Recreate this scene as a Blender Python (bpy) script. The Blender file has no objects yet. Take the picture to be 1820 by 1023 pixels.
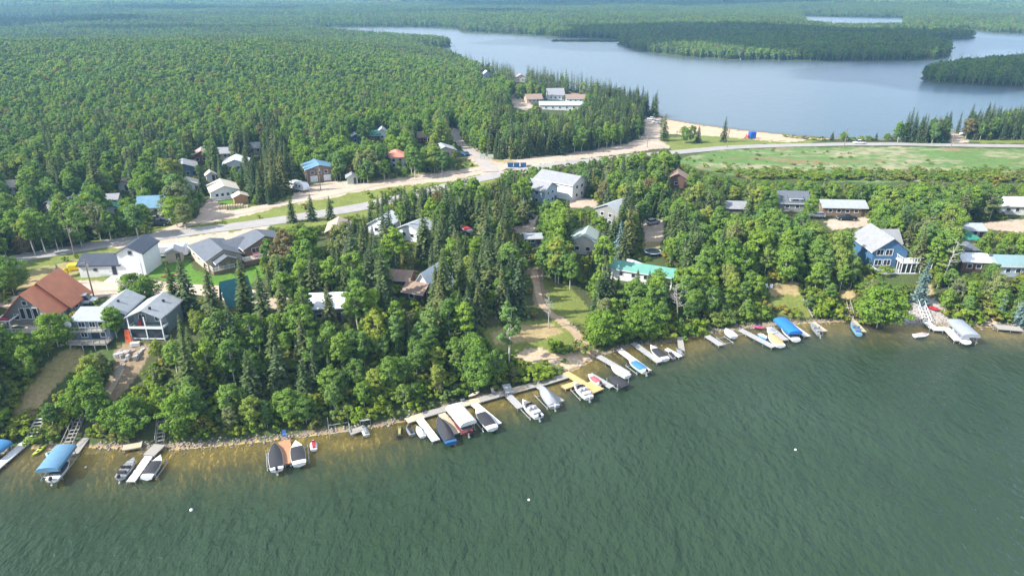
import bpy, math, random
import numpy as np
from mathutils import Vector, Matrix
R = math.radians
rng = np.random.default_rng(7)
random.seed(7)
scene = bpy.context.scene
COL = scene.collection
# ------------------------------------------------------------------ camera, sky, sun, exposure
CAM_Z, PITCH, FPX, PW, PH = 70.0, R(23.7), 1213.0, 1820.0, 1023.0
cam_d = bpy.data.cameras.new('camera'); cam = bpy.data.objects.new('camera', cam_d); COL.objects.link(cam)
cam.location = (0, 0, CAM_Z); cam.rotation_euler = (R(90) - PITCH, 0, 0)
cam_d.sensor_width = 36.0; cam_d.lens = 36.0 * FPX / PW; cam_d.clip_end = 40000; cam_d.clip_start = 0.5
scene.camera = cam
SUN_EL, SUN_TO = R(40), Vector((-0.90, -0.30, 0)).normalized()      # horizontal direction towards the sun
world = bpy.data.worlds.new('World'); scene.world = world; world.use_nodes = True
wn = world.node_tree; sky = wn.nodes.new('ShaderNodeTexSky'); sky.sky_type = 'NISHITA'; sky.sun_disc = False
sky.sun_elevation = SUN_EL; sky.sun_rotation = math.atan2(SUN_TO.x, SUN_TO.y)
sky.altitude = 400; sky.air_density = 1.0; sky.dust_density = 1.2
# broken white cumulus over the whole sky
wtc = wn.nodes.new('ShaderNodeTexCoord'); wmp = wn.nodes.new('ShaderNodeMapping'); wmp.inputs['Scale'].default_value = (1, 1, 2.6)
wnz = wn.nodes.new('ShaderNodeTexNoise'); wnz.inputs['Scale'].default_value = 2.2; wnz.inputs['Detail'].default_value = 6; wnz.inputs['Roughness'].default_value = 0.6
wcr = wn.nodes.new('ShaderNodeValToRGB'); wcr.color_ramp.elements[0].position = 0.42; wcr.color_ramp.elements[1].position = 0.66
wmx = wn.nodes.new('ShaderNodeMix'); wmx.data_type = 'RGBA'; wmx.inputs[7].default_value = (7.6, 7.9, 8.3, 1)
wn.links.new(wtc.outputs['Generated'], wmp.inputs[0]); wn.links.new(wmp.outputs[0], wnz.inputs[0]); wn.links.new(wnz.outputs[0], wcr.inputs[0])
wn.links.new(wcr.outputs[0], wmx.inputs[0]); wn.links.new(sky.outputs[0], wmx.inputs[6]); wn.links.new(wmx.outputs[2], wn.nodes['Background'].inputs[0]); wn.nodes['Background'].inputs[1].default_value = 0.14
sun_d = bpy.data.lights.new('sun', 'SUN'); sun_d.energy = 5.0; sun_d.angle = R(0.55); sun_d.color = (1, 0.955, 0.88)
sun = bpy.data.objects.new('sun', sun_d); COL.objects.link(sun)
SUN_DIR = Vector((SUN_TO.x * math.cos(SUN_EL), SUN_TO.y * math.cos(SUN_EL), math.sin(SUN_EL)))
sun.rotation_euler = SUN_DIR.to_track_quat('Z', 'Y').to_euler()
vs = scene.view_settings; vs.view_transform = 'Standard'; vs.look = 'None'; vs.exposure = 0.88; vs.gamma = 1
cy = scene.cycles
cy.max_bounces = 5; cy.diffuse_bounces = 2; cy.glossy_bounces = 2; cy.transmission_bounces = 3; cy.transparent_max_bounces = 6
cy.volume_bounces = 0; cy.use_denoising = True; cy.caustics_reflective = False; cy.caustics_refractive = False
try: cy.use_adaptive_sampling = True; cy.adaptive_threshold = 0.012
except Exception: pass
# ------------------------------------------------------------------ photo pixel <-> place
cP, sP = math.cos(PITCH), math.sin(PITCH)
def ray(u, v):
    xc = (u - PW / 2) / FPX; yc = -(v - PH / 2) / FPX
    return np.array([xc, cP + yc * sP, -sP + yc * cP])
def PZ(u, v, z=0.0):
    d = ray(u, v); t = (z - CAM_Z) / d[2]
    return (d[0] * t, d[1] * t)
def project(x, y, z):
    dz = np.asarray(z) - CAM_Z
    depth = np.maximum(y * cP - dz * sP, 1e-3); up = y * sP + dz * cP
    return PW / 2 + FPX * x / depth, PH / 2 - FPX * up / depth, depth
def in_poly(x, y, poly):
    x = np.asarray(x, float); y = np.asarray(y, float); r = np.zeros(x.shape, bool)
    n = len(poly); j = n - 1
    for i in range(n):
        xi, yi = poly[i]; xj, yj = poly[j]
        if yi != yj:
            c = ((yi > y) != (yj > y)) & (x < (xj - xi) * (y - yi) / (yj - yi) + xi)
            r ^= c
        j = i
    return r
def seg_dist(x, y, poly, closed=True):
    d2 = np.full(np.shape(x), 1e18); n = len(poly)
    for i in range(n if closed else n - 1):
        ax, ay = poly[i]; bx, by = poly[(i + 1) % n]
        vx, vy = bx - ax, by - ay; L = vx * vx + vy * vy + 1e-9
        t = np.clip(((x - ax) * vx + (y - ay) * vy) / L, 0, 1)
        d2 = np.minimum(d2, (x - ax - t * vx) ** 2 + (y - ay - t * vy) ** 2)
    return np.sqrt(d2)
def sstep(a, b, x):
    t = np.clip((np.asarray(x, float) - a) / (b - a), 0, 1); return t * t * (3 - 2 * t)
def _hash(ix, iy, s):
    n = (ix.astype(np.int64) * 374761393 + iy.astype(np.int64) * 668265263 + s * 974634777) & 0x7fffffff
    n = ((n ^ (n >> 13)) * 1274126177) & 0x7fffffff
    return ((n ^ (n >> 16)) & 0xffff) / 65535.0
def vnoise(x, y, s=0):
    x = np.asarray(x, float); y = np.asarray(y, float)
    ix = np.floor(x); iy = np.floor(y); fx = x - ix; fy = y - iy
    fx = fx * fx * (3 - 2 * fx); fy = fy * fy * (3 - 2 * fy)
    a = _hash(ix, iy, s); b = _hash(ix + 1, iy, s); c = _hash(ix, iy + 1, s); d = _hash(ix + 1, iy + 1, s)
    return (a * (1 - fx) + b * fx) * (1 - fy) + (c * (1 - fx) + d * fx) * fy
def fbm(x, y, s=0, o=3):
    r = 0; a = 0.5
    for k in range(o): r = r + a * vnoise(x * 2 ** k, y * 2 ** k, s + k); a *= 0.5
    return r / (1 - 0.5 ** o)
# ------------------------------------------------------------------ materials
MATS = {}
def mat(name, col, rough=0.7, metal=0.0, var=0.0, scale=3.0, spec=0.4, bump=0.0, stretch=None, rnd=0.0):
    if name in MATS: return MATS[name]
    m = bpy.data.materials.new(name); m.use_nodes = True; nt = m.node_tree; b = nt.nodes['Principled BSDF']
    b.inputs['Roughness'].default_value = rough; b.inputs['Metallic'].default_value = metal
    b.inputs['Specular IOR Level'].default_value = spec
    b.inputs['Base Color'].default_value = (*col, 1)
    last = None
    if var or bump:
        tc = nt.nodes.new('ShaderNodeTexCoord'); src = tc.outputs['Object']
        if stretch:
            mp = nt.nodes.new('ShaderNodeMapping'); mp.inputs['Scale'].default_value = stretch
            nt.links.new(src, mp.inputs[0]); src = mp.outputs[0]
        nz = nt.nodes.new('ShaderNodeTexNoise'); nz.inputs['Scale'].default_value = scale; nz.inputs['Detail'].default_value = 5
        nt.links.new(src, nz.inputs[0])
        if var:
            mr = nt.nodes.new('ShaderNodeMapRange'); mr.inputs[1].default_value = 0.3; mr.inputs[2].default_value = 0.7
            mr.inputs[3].default_value = 1 - var; mr.inputs[4].default_value = 1 + var
            nt.links.new(nz.outputs[0], mr.inputs[0]); last = mr.outputs[0]
        if bump:
            bp = nt.nodes.new('ShaderNodeBump'); bp.inputs['Strength'].default_value = bump; bp.inputs['Distance'].default_value = 0.03
            nt.links.new(nz.outputs[0], bp.inputs['Height']); nt.links.new(bp.outputs[0], b.inputs['Normal'])
    if rnd:
        oi = nt.nodes.new('ShaderNodeObjectInfo'); mr2 = nt.nodes.new('ShaderNodeMapRange')
        mr2.inputs[3].default_value = 1 - rnd; mr2.inputs[4].default_value = 1 + rnd
        nt.links.new(oi.outputs['Random'], mr2.inputs[0])
        if last is None: last = mr2.outputs[0]
        else:
            mm = nt.nodes.new('ShaderNodeMath'); mm.operation = 'MULTIPLY'
            nt.links.new(last, mm.inputs[0]); nt.links.new(mr2.outputs[0], mm.inputs[1]); last = mm.outputs[0]
    if last is not None:
        vm = nt.nodes.new('ShaderNodeVectorMath'); vm.operation = 'SCALE'; vm.inputs[0].default_value = col
        nt.links.new(last, vm.inputs['Scale']); nt.links.new(vm.outputs[0], b.inputs['Base Color'])
    MATS[name] = m; return m
# ------------------------------------------------------------------ mesh helpers
def np_mesh(name, V, F, mats=(), smooth=False, attrs=None):
    """V (n,3), F (m,k) with equal k"""
    V = np.asarray(V, np.float32); F = np.asarray(F, np.int32); k = F.shape[1]
    me = bpy.data.meshes.new(name); me.vertices.add(len(V)); me.vertices.foreach_set('co', V.ravel())
    me.loops.add(F.size); me.loops.foreach_set('vertex_index', F.ravel())
    me.polygons.add(len(F)); me.polygons.foreach_set('loop_start', np.arange(0, F.size, k, dtype=np.int32))
    try: me.polygons.foreach_set('loop_total', np.full(len(F), k, np.int32))
    except Exception: pass
    for m in mats: me.materials.append(m)
    me.update(calc_edges=True)
    if smooth: me.polygons.foreach_set('use_smooth', np.ones(len(F), bool))
    for an, (typ, dom, data) in (attrs or {}).items():
        a = me.attributes.new(an, typ, dom)
        a.data.foreach_set('color' if typ == 'FLOAT_COLOR' else 'value', np.asarray(data, np.float32).ravel())
    return me
def link(name, me, parent=None, loc=None, rz=None):
    o = bpy.data.objects.new(name, me); COL.objects.link(o)
    if parent is not None: o.parent = parent
    if loc is not None: o.location = loc
    if rz is not None: o.rotation_euler = (0, 0, rz)
    return o
def tag(o, label=None, cat=None, group=None, kind=None):
    if label: o['label'] = label
    if cat: o['category'] = cat
    if group: o['group'] = group
    if kind: o['kind'] = kind
    return o
LAND = []      # landmarks used when trees are described: (phrase, x, y)
def thing(name, label, cat, loc=(0, 0, 0), rz=0.0, group=None, mark=None):
    o = bpy.data.objects.new(name, None); COL.objects.link(o); o.empty_display_size = 0.5
    o.location = loc; o.rotation_euler = (0, 0, rz); tag(o, label, cat, group)
    if mark: LAND.append((mark, loc[0], loc[1]))
    return o
class MB:
    def __init__(s): s.v = []; s.f = []
    def add(s, vs, fs):
        n = len(s.v); s.v += [tuple(map(float, p)) for p in vs]; s.f += [tuple(n + i for i in f) for f in fs]; return s
    def box(s, x0, x1, y0, y1, z0, z1):
        return s.add([(x0,y0,z0),(x1,y0,z0),(x1,y1,z0),(x0,y1,z0),(x0,y0,z1),(x1,y0,z1),(x1,y1,z1),(x0,y1,z1)],
                     [(0,3,2,1),(4,5,6,7),(0,1,5,4),(1,2,6,5),(2,3,7,6),(3,0,4,7)])
    def cbox(s, c, d):
        return s.box(c[0]-d[0]/2, c[0]+d[0]/2, c[1]-d[1]/2, c[1]+d[1]/2, c[2]-d[2]/2, c[2]+d[2]/2)
    def tube(s, a, b, r0, r1=None, n=6, cap=True):
        r1 = r0 if r1 is None else r1; a = Vector(a); b = Vector(b); d = (b - a).normalized()
        p = d.orthogonal().normalized(); q = d.cross(p); vs = []
        for c, r in ((a, r0), (b, r1)):
            for k in range(n):
                t = 2 * math.pi * k / n; vs.append(c + p * (r * math.cos(t)) + q * (r * math.sin(t)))
        fs = [(k, (k+1) % n, n + (k+1) % n, n + k) for k in range(n)]
        if cap: fs += [tuple(range(n-1, -1, -1)), tuple(range(n, 2*n))]
        return s.add(vs, fs)
    def slab(s, pts, t):
        """planar polygon given as list of 3D points, thickened downward by t"""
        n = len(pts); lo = [(p[0], p[1], p[2] - t) for p in pts]
        return s.add(list(pts) + lo, [tuple(range(n)), tuple(range(2*n-1, n-1, -1))] + [(i, n+i, n+(i+1) % n, (i+1) % n) for i in range(n)])
    def loft(s, rings, caps=True):
        n = len(rings[0]); vs = [p for r in rings for p in r]; fs = []
        for k in range(len(rings) - 1):
            for i in range(n):
                a = k*n + i; b = k*n + (i+1) % n; fs.append((a, b, b + n, a + n))
        if caps: fs += [tuple(range(n-1, -1, -1)), tuple(range((len(rings)-1)*n, len(rings)*n))]
        return s.add(vs, fs)
    def mesh(s, name, m, smooth=False, bev=0.0):
        me = bpy.data.meshes.new(name); me.from_pydata(s.v, [], s.f)
        me.materials.append(m)
        import bmesh
        bm = bmesh.new(); bm.from_mesh(me); bmesh.ops.recalc_face_normals(bm, faces=bm.faces)
        if bev: bmesh.ops.bevel(bm, geom=bm.edges[:], offset=bev, segments=1, affect='EDGES', clamp_overlap=True)
        bm.to_mesh(me); bm.free()
        if smooth:
            me.polygons.foreach_set('use_smooth', [True] * len(me.polygons))
            try: me.set_sharp_from_angle(angle=R(38))
            except Exception: pass
        me.update(); return me
    def build(s, name, m, parent=None, smooth=False, bev=0.0, label=None):
        o = link(name, s.mesh(name, m, smooth, bev), parent)
        if label: o['label'] = label
        return o
# ------------------------------------------------------------------ terrain
SHORE_PX = [(-260,880),(-100,832),(0,806),(60,798),(150,796),(250,797),(330,798),(400,792),(470,786),(520,778),(600,768),(660,760),(720,748),(780,731),
            (840,713),(900,698),(960,684),(1000,668),(1030,653),(1062,634),(1100,622),(1150,612),(1200,606),(1240,597),(1280,590),(1330,583),(1380,578),
            (1440,574),(1500,571),(1560,574),(1620,578),(1700,579),(1760,582),(1820,584),(1950,590),(2150,600)]
SHORE = np.array([PZ(u, v, 0) for u, v in SHORE_PX])
LAKE_PX = [(540,49),(580,60),(640,67),(700,72),(760,77),(800,80),(803,84.5),(760,88.5),(745,92),(770,99),(800,106),(850,128),(900,140),(950,150),(1050,166),
           (1120,186),(1160,201),(1195,213),(1250,222),(1320,231),(1400,239),(1450,244),(1520,247),(1600,247),(1640,243),(1700,234),(1760,227),(1820,223),(2000,215),
           (2500,200),(2500,66),(1900,64),(1820,61),(1760,58),(1720,53),(1695,53),(1735,67),(1728,70),(1650,71.5),(1640,74),(1690,85),(1690,100),(1660,107),(1480,109),
           (1300,107),(1200,101),(1140,92),(1115,85),(1095,77),(1130,72),(1060,68.5),(980,66),(900,61),(820,57),(812,52),(760,49.5),(650,48.5)]
ISL_PX = [[(1633,140),(1650,132),(1690,126),(1760,119),(1900,114),(2050,125),(1950,160),(1820,156),(1740,152),(1660,147)],
          ]
POND_PX = [(1425,29.5),(1500,31),(1605,33),(1605,51),(1500,53),(1438,50)]
LAKE = [PZ(u, v, 0) for u, v in LAKE_PX]
ISL = [[PZ(u, v, 0) for u, v in p] for p in ISL_PX]
POND = [PZ(u, v, 0) for u, v in POND_PX]
ROCKS_X = PZ(1640, 565, 1)[0]
def lake_sd(x, y):
    """distance to the far lakes: negative on the water"""
    d = seg_dist(x, y, LAKE); ins = in_poly(x, y, LAKE)
    for p in ISL:
        d = np.minimum(d, seg_dist(x, y, p)); ins &= ~in_poly(x, y, p)
    d = np.minimum(d, seg_dist(x, y, POND)); ins |= in_poly(x, y, POND)
    return np.where(ins, -d, d)
def height(x, y):
    x = np.asarray(x, float); y = np.asarray(y, float)
    ys = np.interp(x, SHORE[:, 0], SHORE[:, 1]) + 0.5 * (vnoise(x / 4, x * 0, 5) - 0.5)
    d = (y - ys) * 0.93
    B = np.interp(x, [-150, -60, -20, 0, 30, 60, 130], [9, 9, 8, 5.2, 5.2, 5.8, 5.2])
    W = np.interp(x, [-150, -60, -25, -4, 6, 18, 30, 45, 130], [21, 21, 20, 24, 38, 38, 26, 20, 19])
    t = np.clip((d - 1.2) / W, 0, 1); s = 0.65 * t + 0.35 * t * t * (3 - 2 * t)
    h = 0.3 * np.clip(d / 1.5, 0, 1) + B * s
    h = h + (6.5 - h) * sstep(45, 95, d) * (d > 0)
    h = h + (fbm(x / 14, y / 14, 11) - 0.5) * 1.0 * sstep(3, 14, d) * (1 - sstep(38, 60, d))
    # ground beyond the road
    left = 1 - sstep(-40, 190, x - 0.05 * y)
    hill = 11 * sstep(240, 600, y) * (1 - sstep(640, 860, y)) * left
    low = -4.0 * sstep(640, 900, y)
    far = sstep(1700, 4200, y)
    hills = far * (26 + 260 * (fbm(x / 1300, y / 800, 31, 3) - 0.44)) * (0.55 + 0.75 * sstep(3000, 7000, y))
    h = h + hill + low + np.maximum(hills, 0) + (fbm(x / 60, y / 60, 21) - 0.5) * 3.0 * sstep(300, 420, y)
    h = h + sstep(950, 1500, y) * (fbm(x / 380, y / 300, 51, 2) - 0.45) * 26
    sd = lake_sd(x, y)
    lim = np.where(sd > 0, 0.12 + sd * (0.045 + 0.05 * sstep(430, 520, y)), -0.12 + 0.10 * sd)
    h = np.where(y > 230, np.minimum(h, np.maximum(lim, -6)), h)
    # near lake bed
    dd = -d
    wob = 1 + 0.7 * (fbm(x / 9, y / 9, 41) - 0.5)
    bed = -(0.05 * np.clip(dd, 0, 6) + 0.30 * np.clip(dd - 4.5 * wob, 0, 60) + 0.02)
    h = np.where(d < 0, np.maximum(bed, -9), h)
    return h
_T = np.concatenate([np.geomspace(40, 700, 700), np.geomspace(704, 9000, 400)])
def P(u, v, zo=0.0):
    """the place where the line of sight through a photo pixel meets the ground raised by zo"""
    d = ray(u, v); x = d[0] * _T; y = d[1] * _T; z = CAM_Z + d[2] * _T
    g = np.maximum(height(x, y), 0) + zo; k = np.argmax(z < g)
    if z[k] >= g[k]: k = len(_T) - 1
    a, b = _T[max(k - 1, 0)], _T[k]; f0 = z[max(k-1,0)] - g[max(k-1,0)]; f1 = z[k] - g[k]
    t = a + (b - a) * (f0 / (f0 - f1 + 1e-12))
    return Vector((d[0] * t, d[1] * t, CAM_Z + d[2] * t))
def ground(x, y): return float(height(np.array([x]), np.array([y]))[0])
# painted areas of the ground, outlined in photo pixels: colour, outline
SAND = (0.50, 0.38, 0.26); GRAVEL = (0.46, 0.37, 0.29); DRY = (0.36, 0.275, 0.14); LAWN = (0.095, 0.20, 0.028); GRASS = (0.17, 0.20, 0.05)
DIRT = (0.26, 0.195, 0.125); ROCK = (0.36, 0.33, 0.30); MEAD = (0.115, 0.190, 0.055); STRAW = (0.32, 0.29, 0.18); RUST = (0.26, 0.16, 0.09)
AREAS = [  # (colour, outline, keep clear of trees)
 (GRASS, [(-80,440),(130,432),(330,395),(420,372),(650,318),(860,285),(890,320),(655,385),(300,450),(-80,500)], False),
 (GRAVEL, [(205,428),(290,412),(360,384),(430,372),(520,355),(560,343),(660,322),(760,308),(860,296),(868,304),(800,322),(700,332),(600,346),(520,362),(430,385),(330,402),(310,416),(250,432)], True),
 (GRAVEL, [(520,345),(560,325),(620,322),(640,335),(600,350),(520,362)], True),
 (GRAVEL, [(372,350),(384,358),(400,372),(420,380),(380,388),(350,392),(355,372)], True),
 (LAWN, [(384,356),(420,350),(440,366),(410,374)], True),
 (GRASS, [(318,408),(420,396),(540,372),(655,346),(655,352),(540,380),(420,402),(320,412)], True),
 (DRY, [(30,515),(60,478),(150,458),(262,436),(262,448),(150,478),(100,505)], True),
 (GRASS, [(112,498),(150,488),(215,492),(190,500),(120,500)], True),
 (GRAVEL, [(30,520),(118,499),(200,499),(262,499),(330,502),(400,508),(470,520),(500,545),(420,528),(330,522),(210,526),(140,530),(60,545)], True),
 (LAWN, [(262,492),(275,470),(330,460),(345,478),(372,490),(420,482),(462,470),(470,492),(440,508),(380,512),(300,500)], True),
 (GRAVEL, [(200,436),(290,424),(345,420),(420,410),(480,398),(470,418),(400,428),(330,440),(290,450)], True),
 (DRY, [(95,690),(60,745),(20,740),(40,690),(90,640),(125,615),(150,625),(140,655)], True),
 (DIRT, [(182,708),(205,650),(205,620),(235,600),(262,612),(262,640),(225,690),(205,715)], True),
 (GRASS, [(855,588),(920,572),(1000,566),(1030,598),(1000,625),(930,628),(875,618)], True),
 (DRY, [(870,592),(920,580),(985,575),(1000,590),(960,605),(880,610)], False),
 (GRASS, [(948,498),(985,494),(1012,508),(1046,546),(1050,584),(1008,574),(975,557),(950,540)], True),
 (DIRT, [(935,478),(968,478),(962,500),(975,520),(962,548),(948,540),(950,505)], True),
 (SAND, [(962,540),(985,558),(1010,570),(1045,605),(1068,632),(1040,650),(1000,668),(975,655),(945,645),(915,632),(930,620),(960,618),(1000,630),(1030,622),(1022,600),(1000,578),(970,556)], True),
 (GRAVEL, [(1142,388),(1180,386),(1180,420),(1172,432),(1146,430)], True),
 (DRY, [(1142,428),(1174,428),(1172,446),(1145,444)], True),
 (GRAVEL, [(905,405),(935,395),(955,385),(950,410),(925,415)], True),
 (GRAVEL, [(1010,352),(1060,350),(1062,368),(1012,368)], True),
 (DRY, [(1362,505),(1415,500),(1422,522),(1372,528)], True),
 (GRASS, [(1368,530),(1420,522),(1440,530),(1450,560),(1420,566),(1385,556)], True),
 (DRY, [(1492,515),(1520,512),(1516,532),(1498,532)], True),
 (ROCK, [(1600,545),(1632,522),(1660,530),(1675,548),(1690,578),(1640,582),(1560,580)], True),
 (DRY, [(1630,505),(1656,500),(1664,525),(1635,528)], True),
 (GRAVEL, [(1462,392),(1545,385),(1552,402),(1480,408)], True),
 (GRAVEL, [(1700,402),(1780,392),(1830,388),(1830,414),(1785,410),(1720,404)], True),
 (SAND, [(1745,572),(1770,562),(1775,580),(1750,582)], True),
 (GRAVEL, [(800,227),(818,227),(816,246),(850,272),(886,284),(960,277),(1050,266),(1120,252),(1146,240),(1146,208),(1172,208),(1174,246),(1200,262),(1160,266),(1080,277),(985,290),(900,300),(868,314),(850,318),(858,300),(834,282),(836,266),(803,248)], True),
 (DRY, [(852,272),(880,280),(900,286),(930,286),(905,292),(880,288)], False),
 (SAND, [(1180,206),(1250,222),(1320,231),(1400,239),(1475,247),(1400,252),(1340,249),(1240,241),(1178,236)], True),
 (GRASS, [(1172,246),(1240,240),(1340,248),(1400,252),(1470,248),(1440,254),(1300,260),(1200,270)], True),
 (MEAD, [(1195,284),(1270,268),(1400,262),(1600,261),(1840,265),(1840,326),(1700,318),(1560,326),(1430,318),(1320,316),(1250,302)], True),
 (GRAVEL, [(905,172),(930,175),(950,190),(936,195),(915,192)], True),
 (SAND, [(1008,160),(1030,166),(1040,172),(1015,168)], True),
 (GRAVEL, [(1688,236),(1710,236),(1712,246),(1740,252),(1690,254)], True),
 (GRASS, [(1708,246),(1830,248),(1830,256),(1740,254)], True),
]
def lerp3(a, b, t): return a + (b - a) * t[:, None]
def build_ground():
    th = np.concatenate([np.linspace(-82, -43, 40), np.linspace(-42.8, 42.8, 620), np.linspace(43, 82, 40)])
    rr = np.concatenate([np.linspace(12, 78, 18), np.geomspace(80, 450, 330), np.geomspace(454, 11500, 260)])
    T, RR = np.meshgrid(np.radians(th), rr); n, k = RR.shape
    x = (RR * np.sin(T)).ravel(); y = (RR * np.cos(T)).ravel(); z = height(x, y)
    idx = np.arange(n * k).reshape(n, k)
    F = np.stack([idx[:-1, :-1], idx[:-1, 1:], idx[1:, 1:], idx[1:, :-1]], -1).reshape(-1, 4)
    u, v, dep = project(x, y, np.maximum(z, 0))
    wob = np.clip(dep / 160, 0.15, 1)
    uu = u + (fbm(x / 2.2, y / 2.2, 61) - 0.5) * 16 / wob * 0.6; vv = v + (fbm(x / 2.2, y / 2.2, 71) - 0.5) * 7
    far = sstep(450, 1500, dep)
    n1 = fbm(x / 3, y / 3, 81); n2 = fbm(x / 11, y / 11, 91)
    c = lerp3(np.array([[0.075, 0.070, 0.036]]), np.array([[0.070, 0.110, 0.030]]), n2 * 1.2 * (1 - 0) ) * np.ones((len(x), 1))
    c = lerp3(c, np.array([[0.075, 0.130, 0.038]]), far)
    for col, poly, _ in AREAS:
        m = in_poly(uu, vv, poly) & (z > -0.1)
        cc = np.array([col]) * (0.82 + 0.36 * n1[m])[:, None]
        if col in (DRY, GRASS, LAWN):
            cc = lerp3(cc, np.array([GRASS if col != LAWN else (0.11, 0.19, 0.035)]), np.clip((n2[m] - 0.45) * 3, 0, 0.35 if col == DRY else 0.7))
        if col == MEAD:
            q = np.clip((0.6 * fbm(x[m] / 22, y[m] / 9, 17) + 0.4 * fbm(x[m] / 2.5, y[m] / 2.5, 18) - 0.5) * 6, 0, 1); cc = lerp3(cc, np.array([STRAW]), q)
            q = np.clip((0.65 * fbm(x[m] / 30, y[m] / 11, 27) + 0.35 * fbm(x[m] / 3, y[m] / 3, 28) - 0.58) * 8, 0, 0.8); cc = lerp3(cc, np.array([RUST]), q)
        c[m] = cc
    # wet sand and stones along the near waterline, sandy bed under water
    ys = np.interp(x, SHORE[:, 0], SHORE[:, 1]); d = (y - ys) * 0.93
    m = (d > -0.1) & (d < 0.9 + 1.6 * (n1 - 0.5)) & (y < 200); c[m] = np.array([0.27, 0.20, 0.13]) * (0.7 + 0.6 * n1[m])[:, None]
    m = (z < 0) & (y < 230); bed = lerp3(np.array([[0.72, 0.54, 0.16]]) * np.ones((m.sum(), 1)), np.array([[0.36, 0.29, 0.08]]), np.clip((n2[m] - 0.42) * 3.2, 0, 0.85)); c[m] = bed
    m = (z < 0.3) & (y > 230); c[m] = lerp3(np.array([[0.22, 0.17, 0.10]]) * np.ones((m.sum(), 1)), np.array([[0.09, 0.105, 0.04]]), sstep(400, 520, y[m]))
    rgba = np.concatenate([c, np.ones((len(x), 1))], 1)
    m = bpy.data.materials.new('ground'); m.use_nodes = True; nt = m.node_tree; b = nt.nodes['Principled BSDF']
    b.inputs['Roughness'].default_value = 0.95; b.inputs['Specular IOR Level'].default_value = 0.1
    at = nt.nodes.new('ShaderNodeAttribute'); at.attribute_name = 'gcol'
    geo = nt.nodes.new('ShaderNodeNewGeometry')
    nz = nt.nodes.new('ShaderNodeTexNoise'); nz.inputs['Scale'].default_value = 1.6; nz.inputs['Detail'].default_value = 7; nz.inputs['Roughness'].default_value = 0.7
    nt.links.new(geo.outputs['Position'], nz.inputs[0])
    mr = nt.nodes.new('ShaderNodeMapRange'); mr.inputs[1].default_value = 0.3; mr.inputs[2].default_value = 0.7; mr.inputs[3].default_value = 0.68; mr.inputs[4].default_value = 1.28
    nt.links.new(nz.outputs[0], mr.inputs[0])
    vm = nt.nodes.new('ShaderNodeVectorMath'); vm.operation = 'SCALE'; nt.links.new(at.outputs['Color'], vm.inputs[0]); nt.links.new(mr.outputs[0], vm.inputs['Scale'])
    nt.links.new(vm.outputs[0], b.inputs['Base Color'])
    bp = nt.nodes.new('ShaderNodeBump'); bp.inputs['Strength'].default_value = 0.5; bp.inputs['Distance'].default_value = 0.15
    nt.links.new(nz.outputs[0], bp.inputs['Height']); nt.links.new(bp.outputs[0], b.inputs['Normal'])
    me = np_mesh('ground', np.stack([x, y, z], 1), F, [m], True, {'gcol': ('FLOAT_COLOR', 'POINT', rgba)})
    tag(link('ground', me), kind='structure')
    # water sheets: cut from the same grid wherever the ground lies under lake level
    wet = (z < 0.02)[F].any(1); cy_ = y[F].mean(1)
    for nm, sel, near in (('lake', wet & (cy_ < 230), True), ('far_lake', wet & (cy_ >= 230), False)):
        f = F[sel]; used, inv = np.unique(f, return_inverse=True); f = inv.reshape(-1, 4)
        V = np.stack([x[used], y[used], np.zeros(len(used))], 1)
        if near:
            V = V.copy()
        me = np_mesh(nm, V, f, [water_mat(nm, near)], True, {'depth': ('FLOAT', 'POINT', np.maximum(-z[used], 0))})
        tag(link(nm, me), kind='structure')
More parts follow.
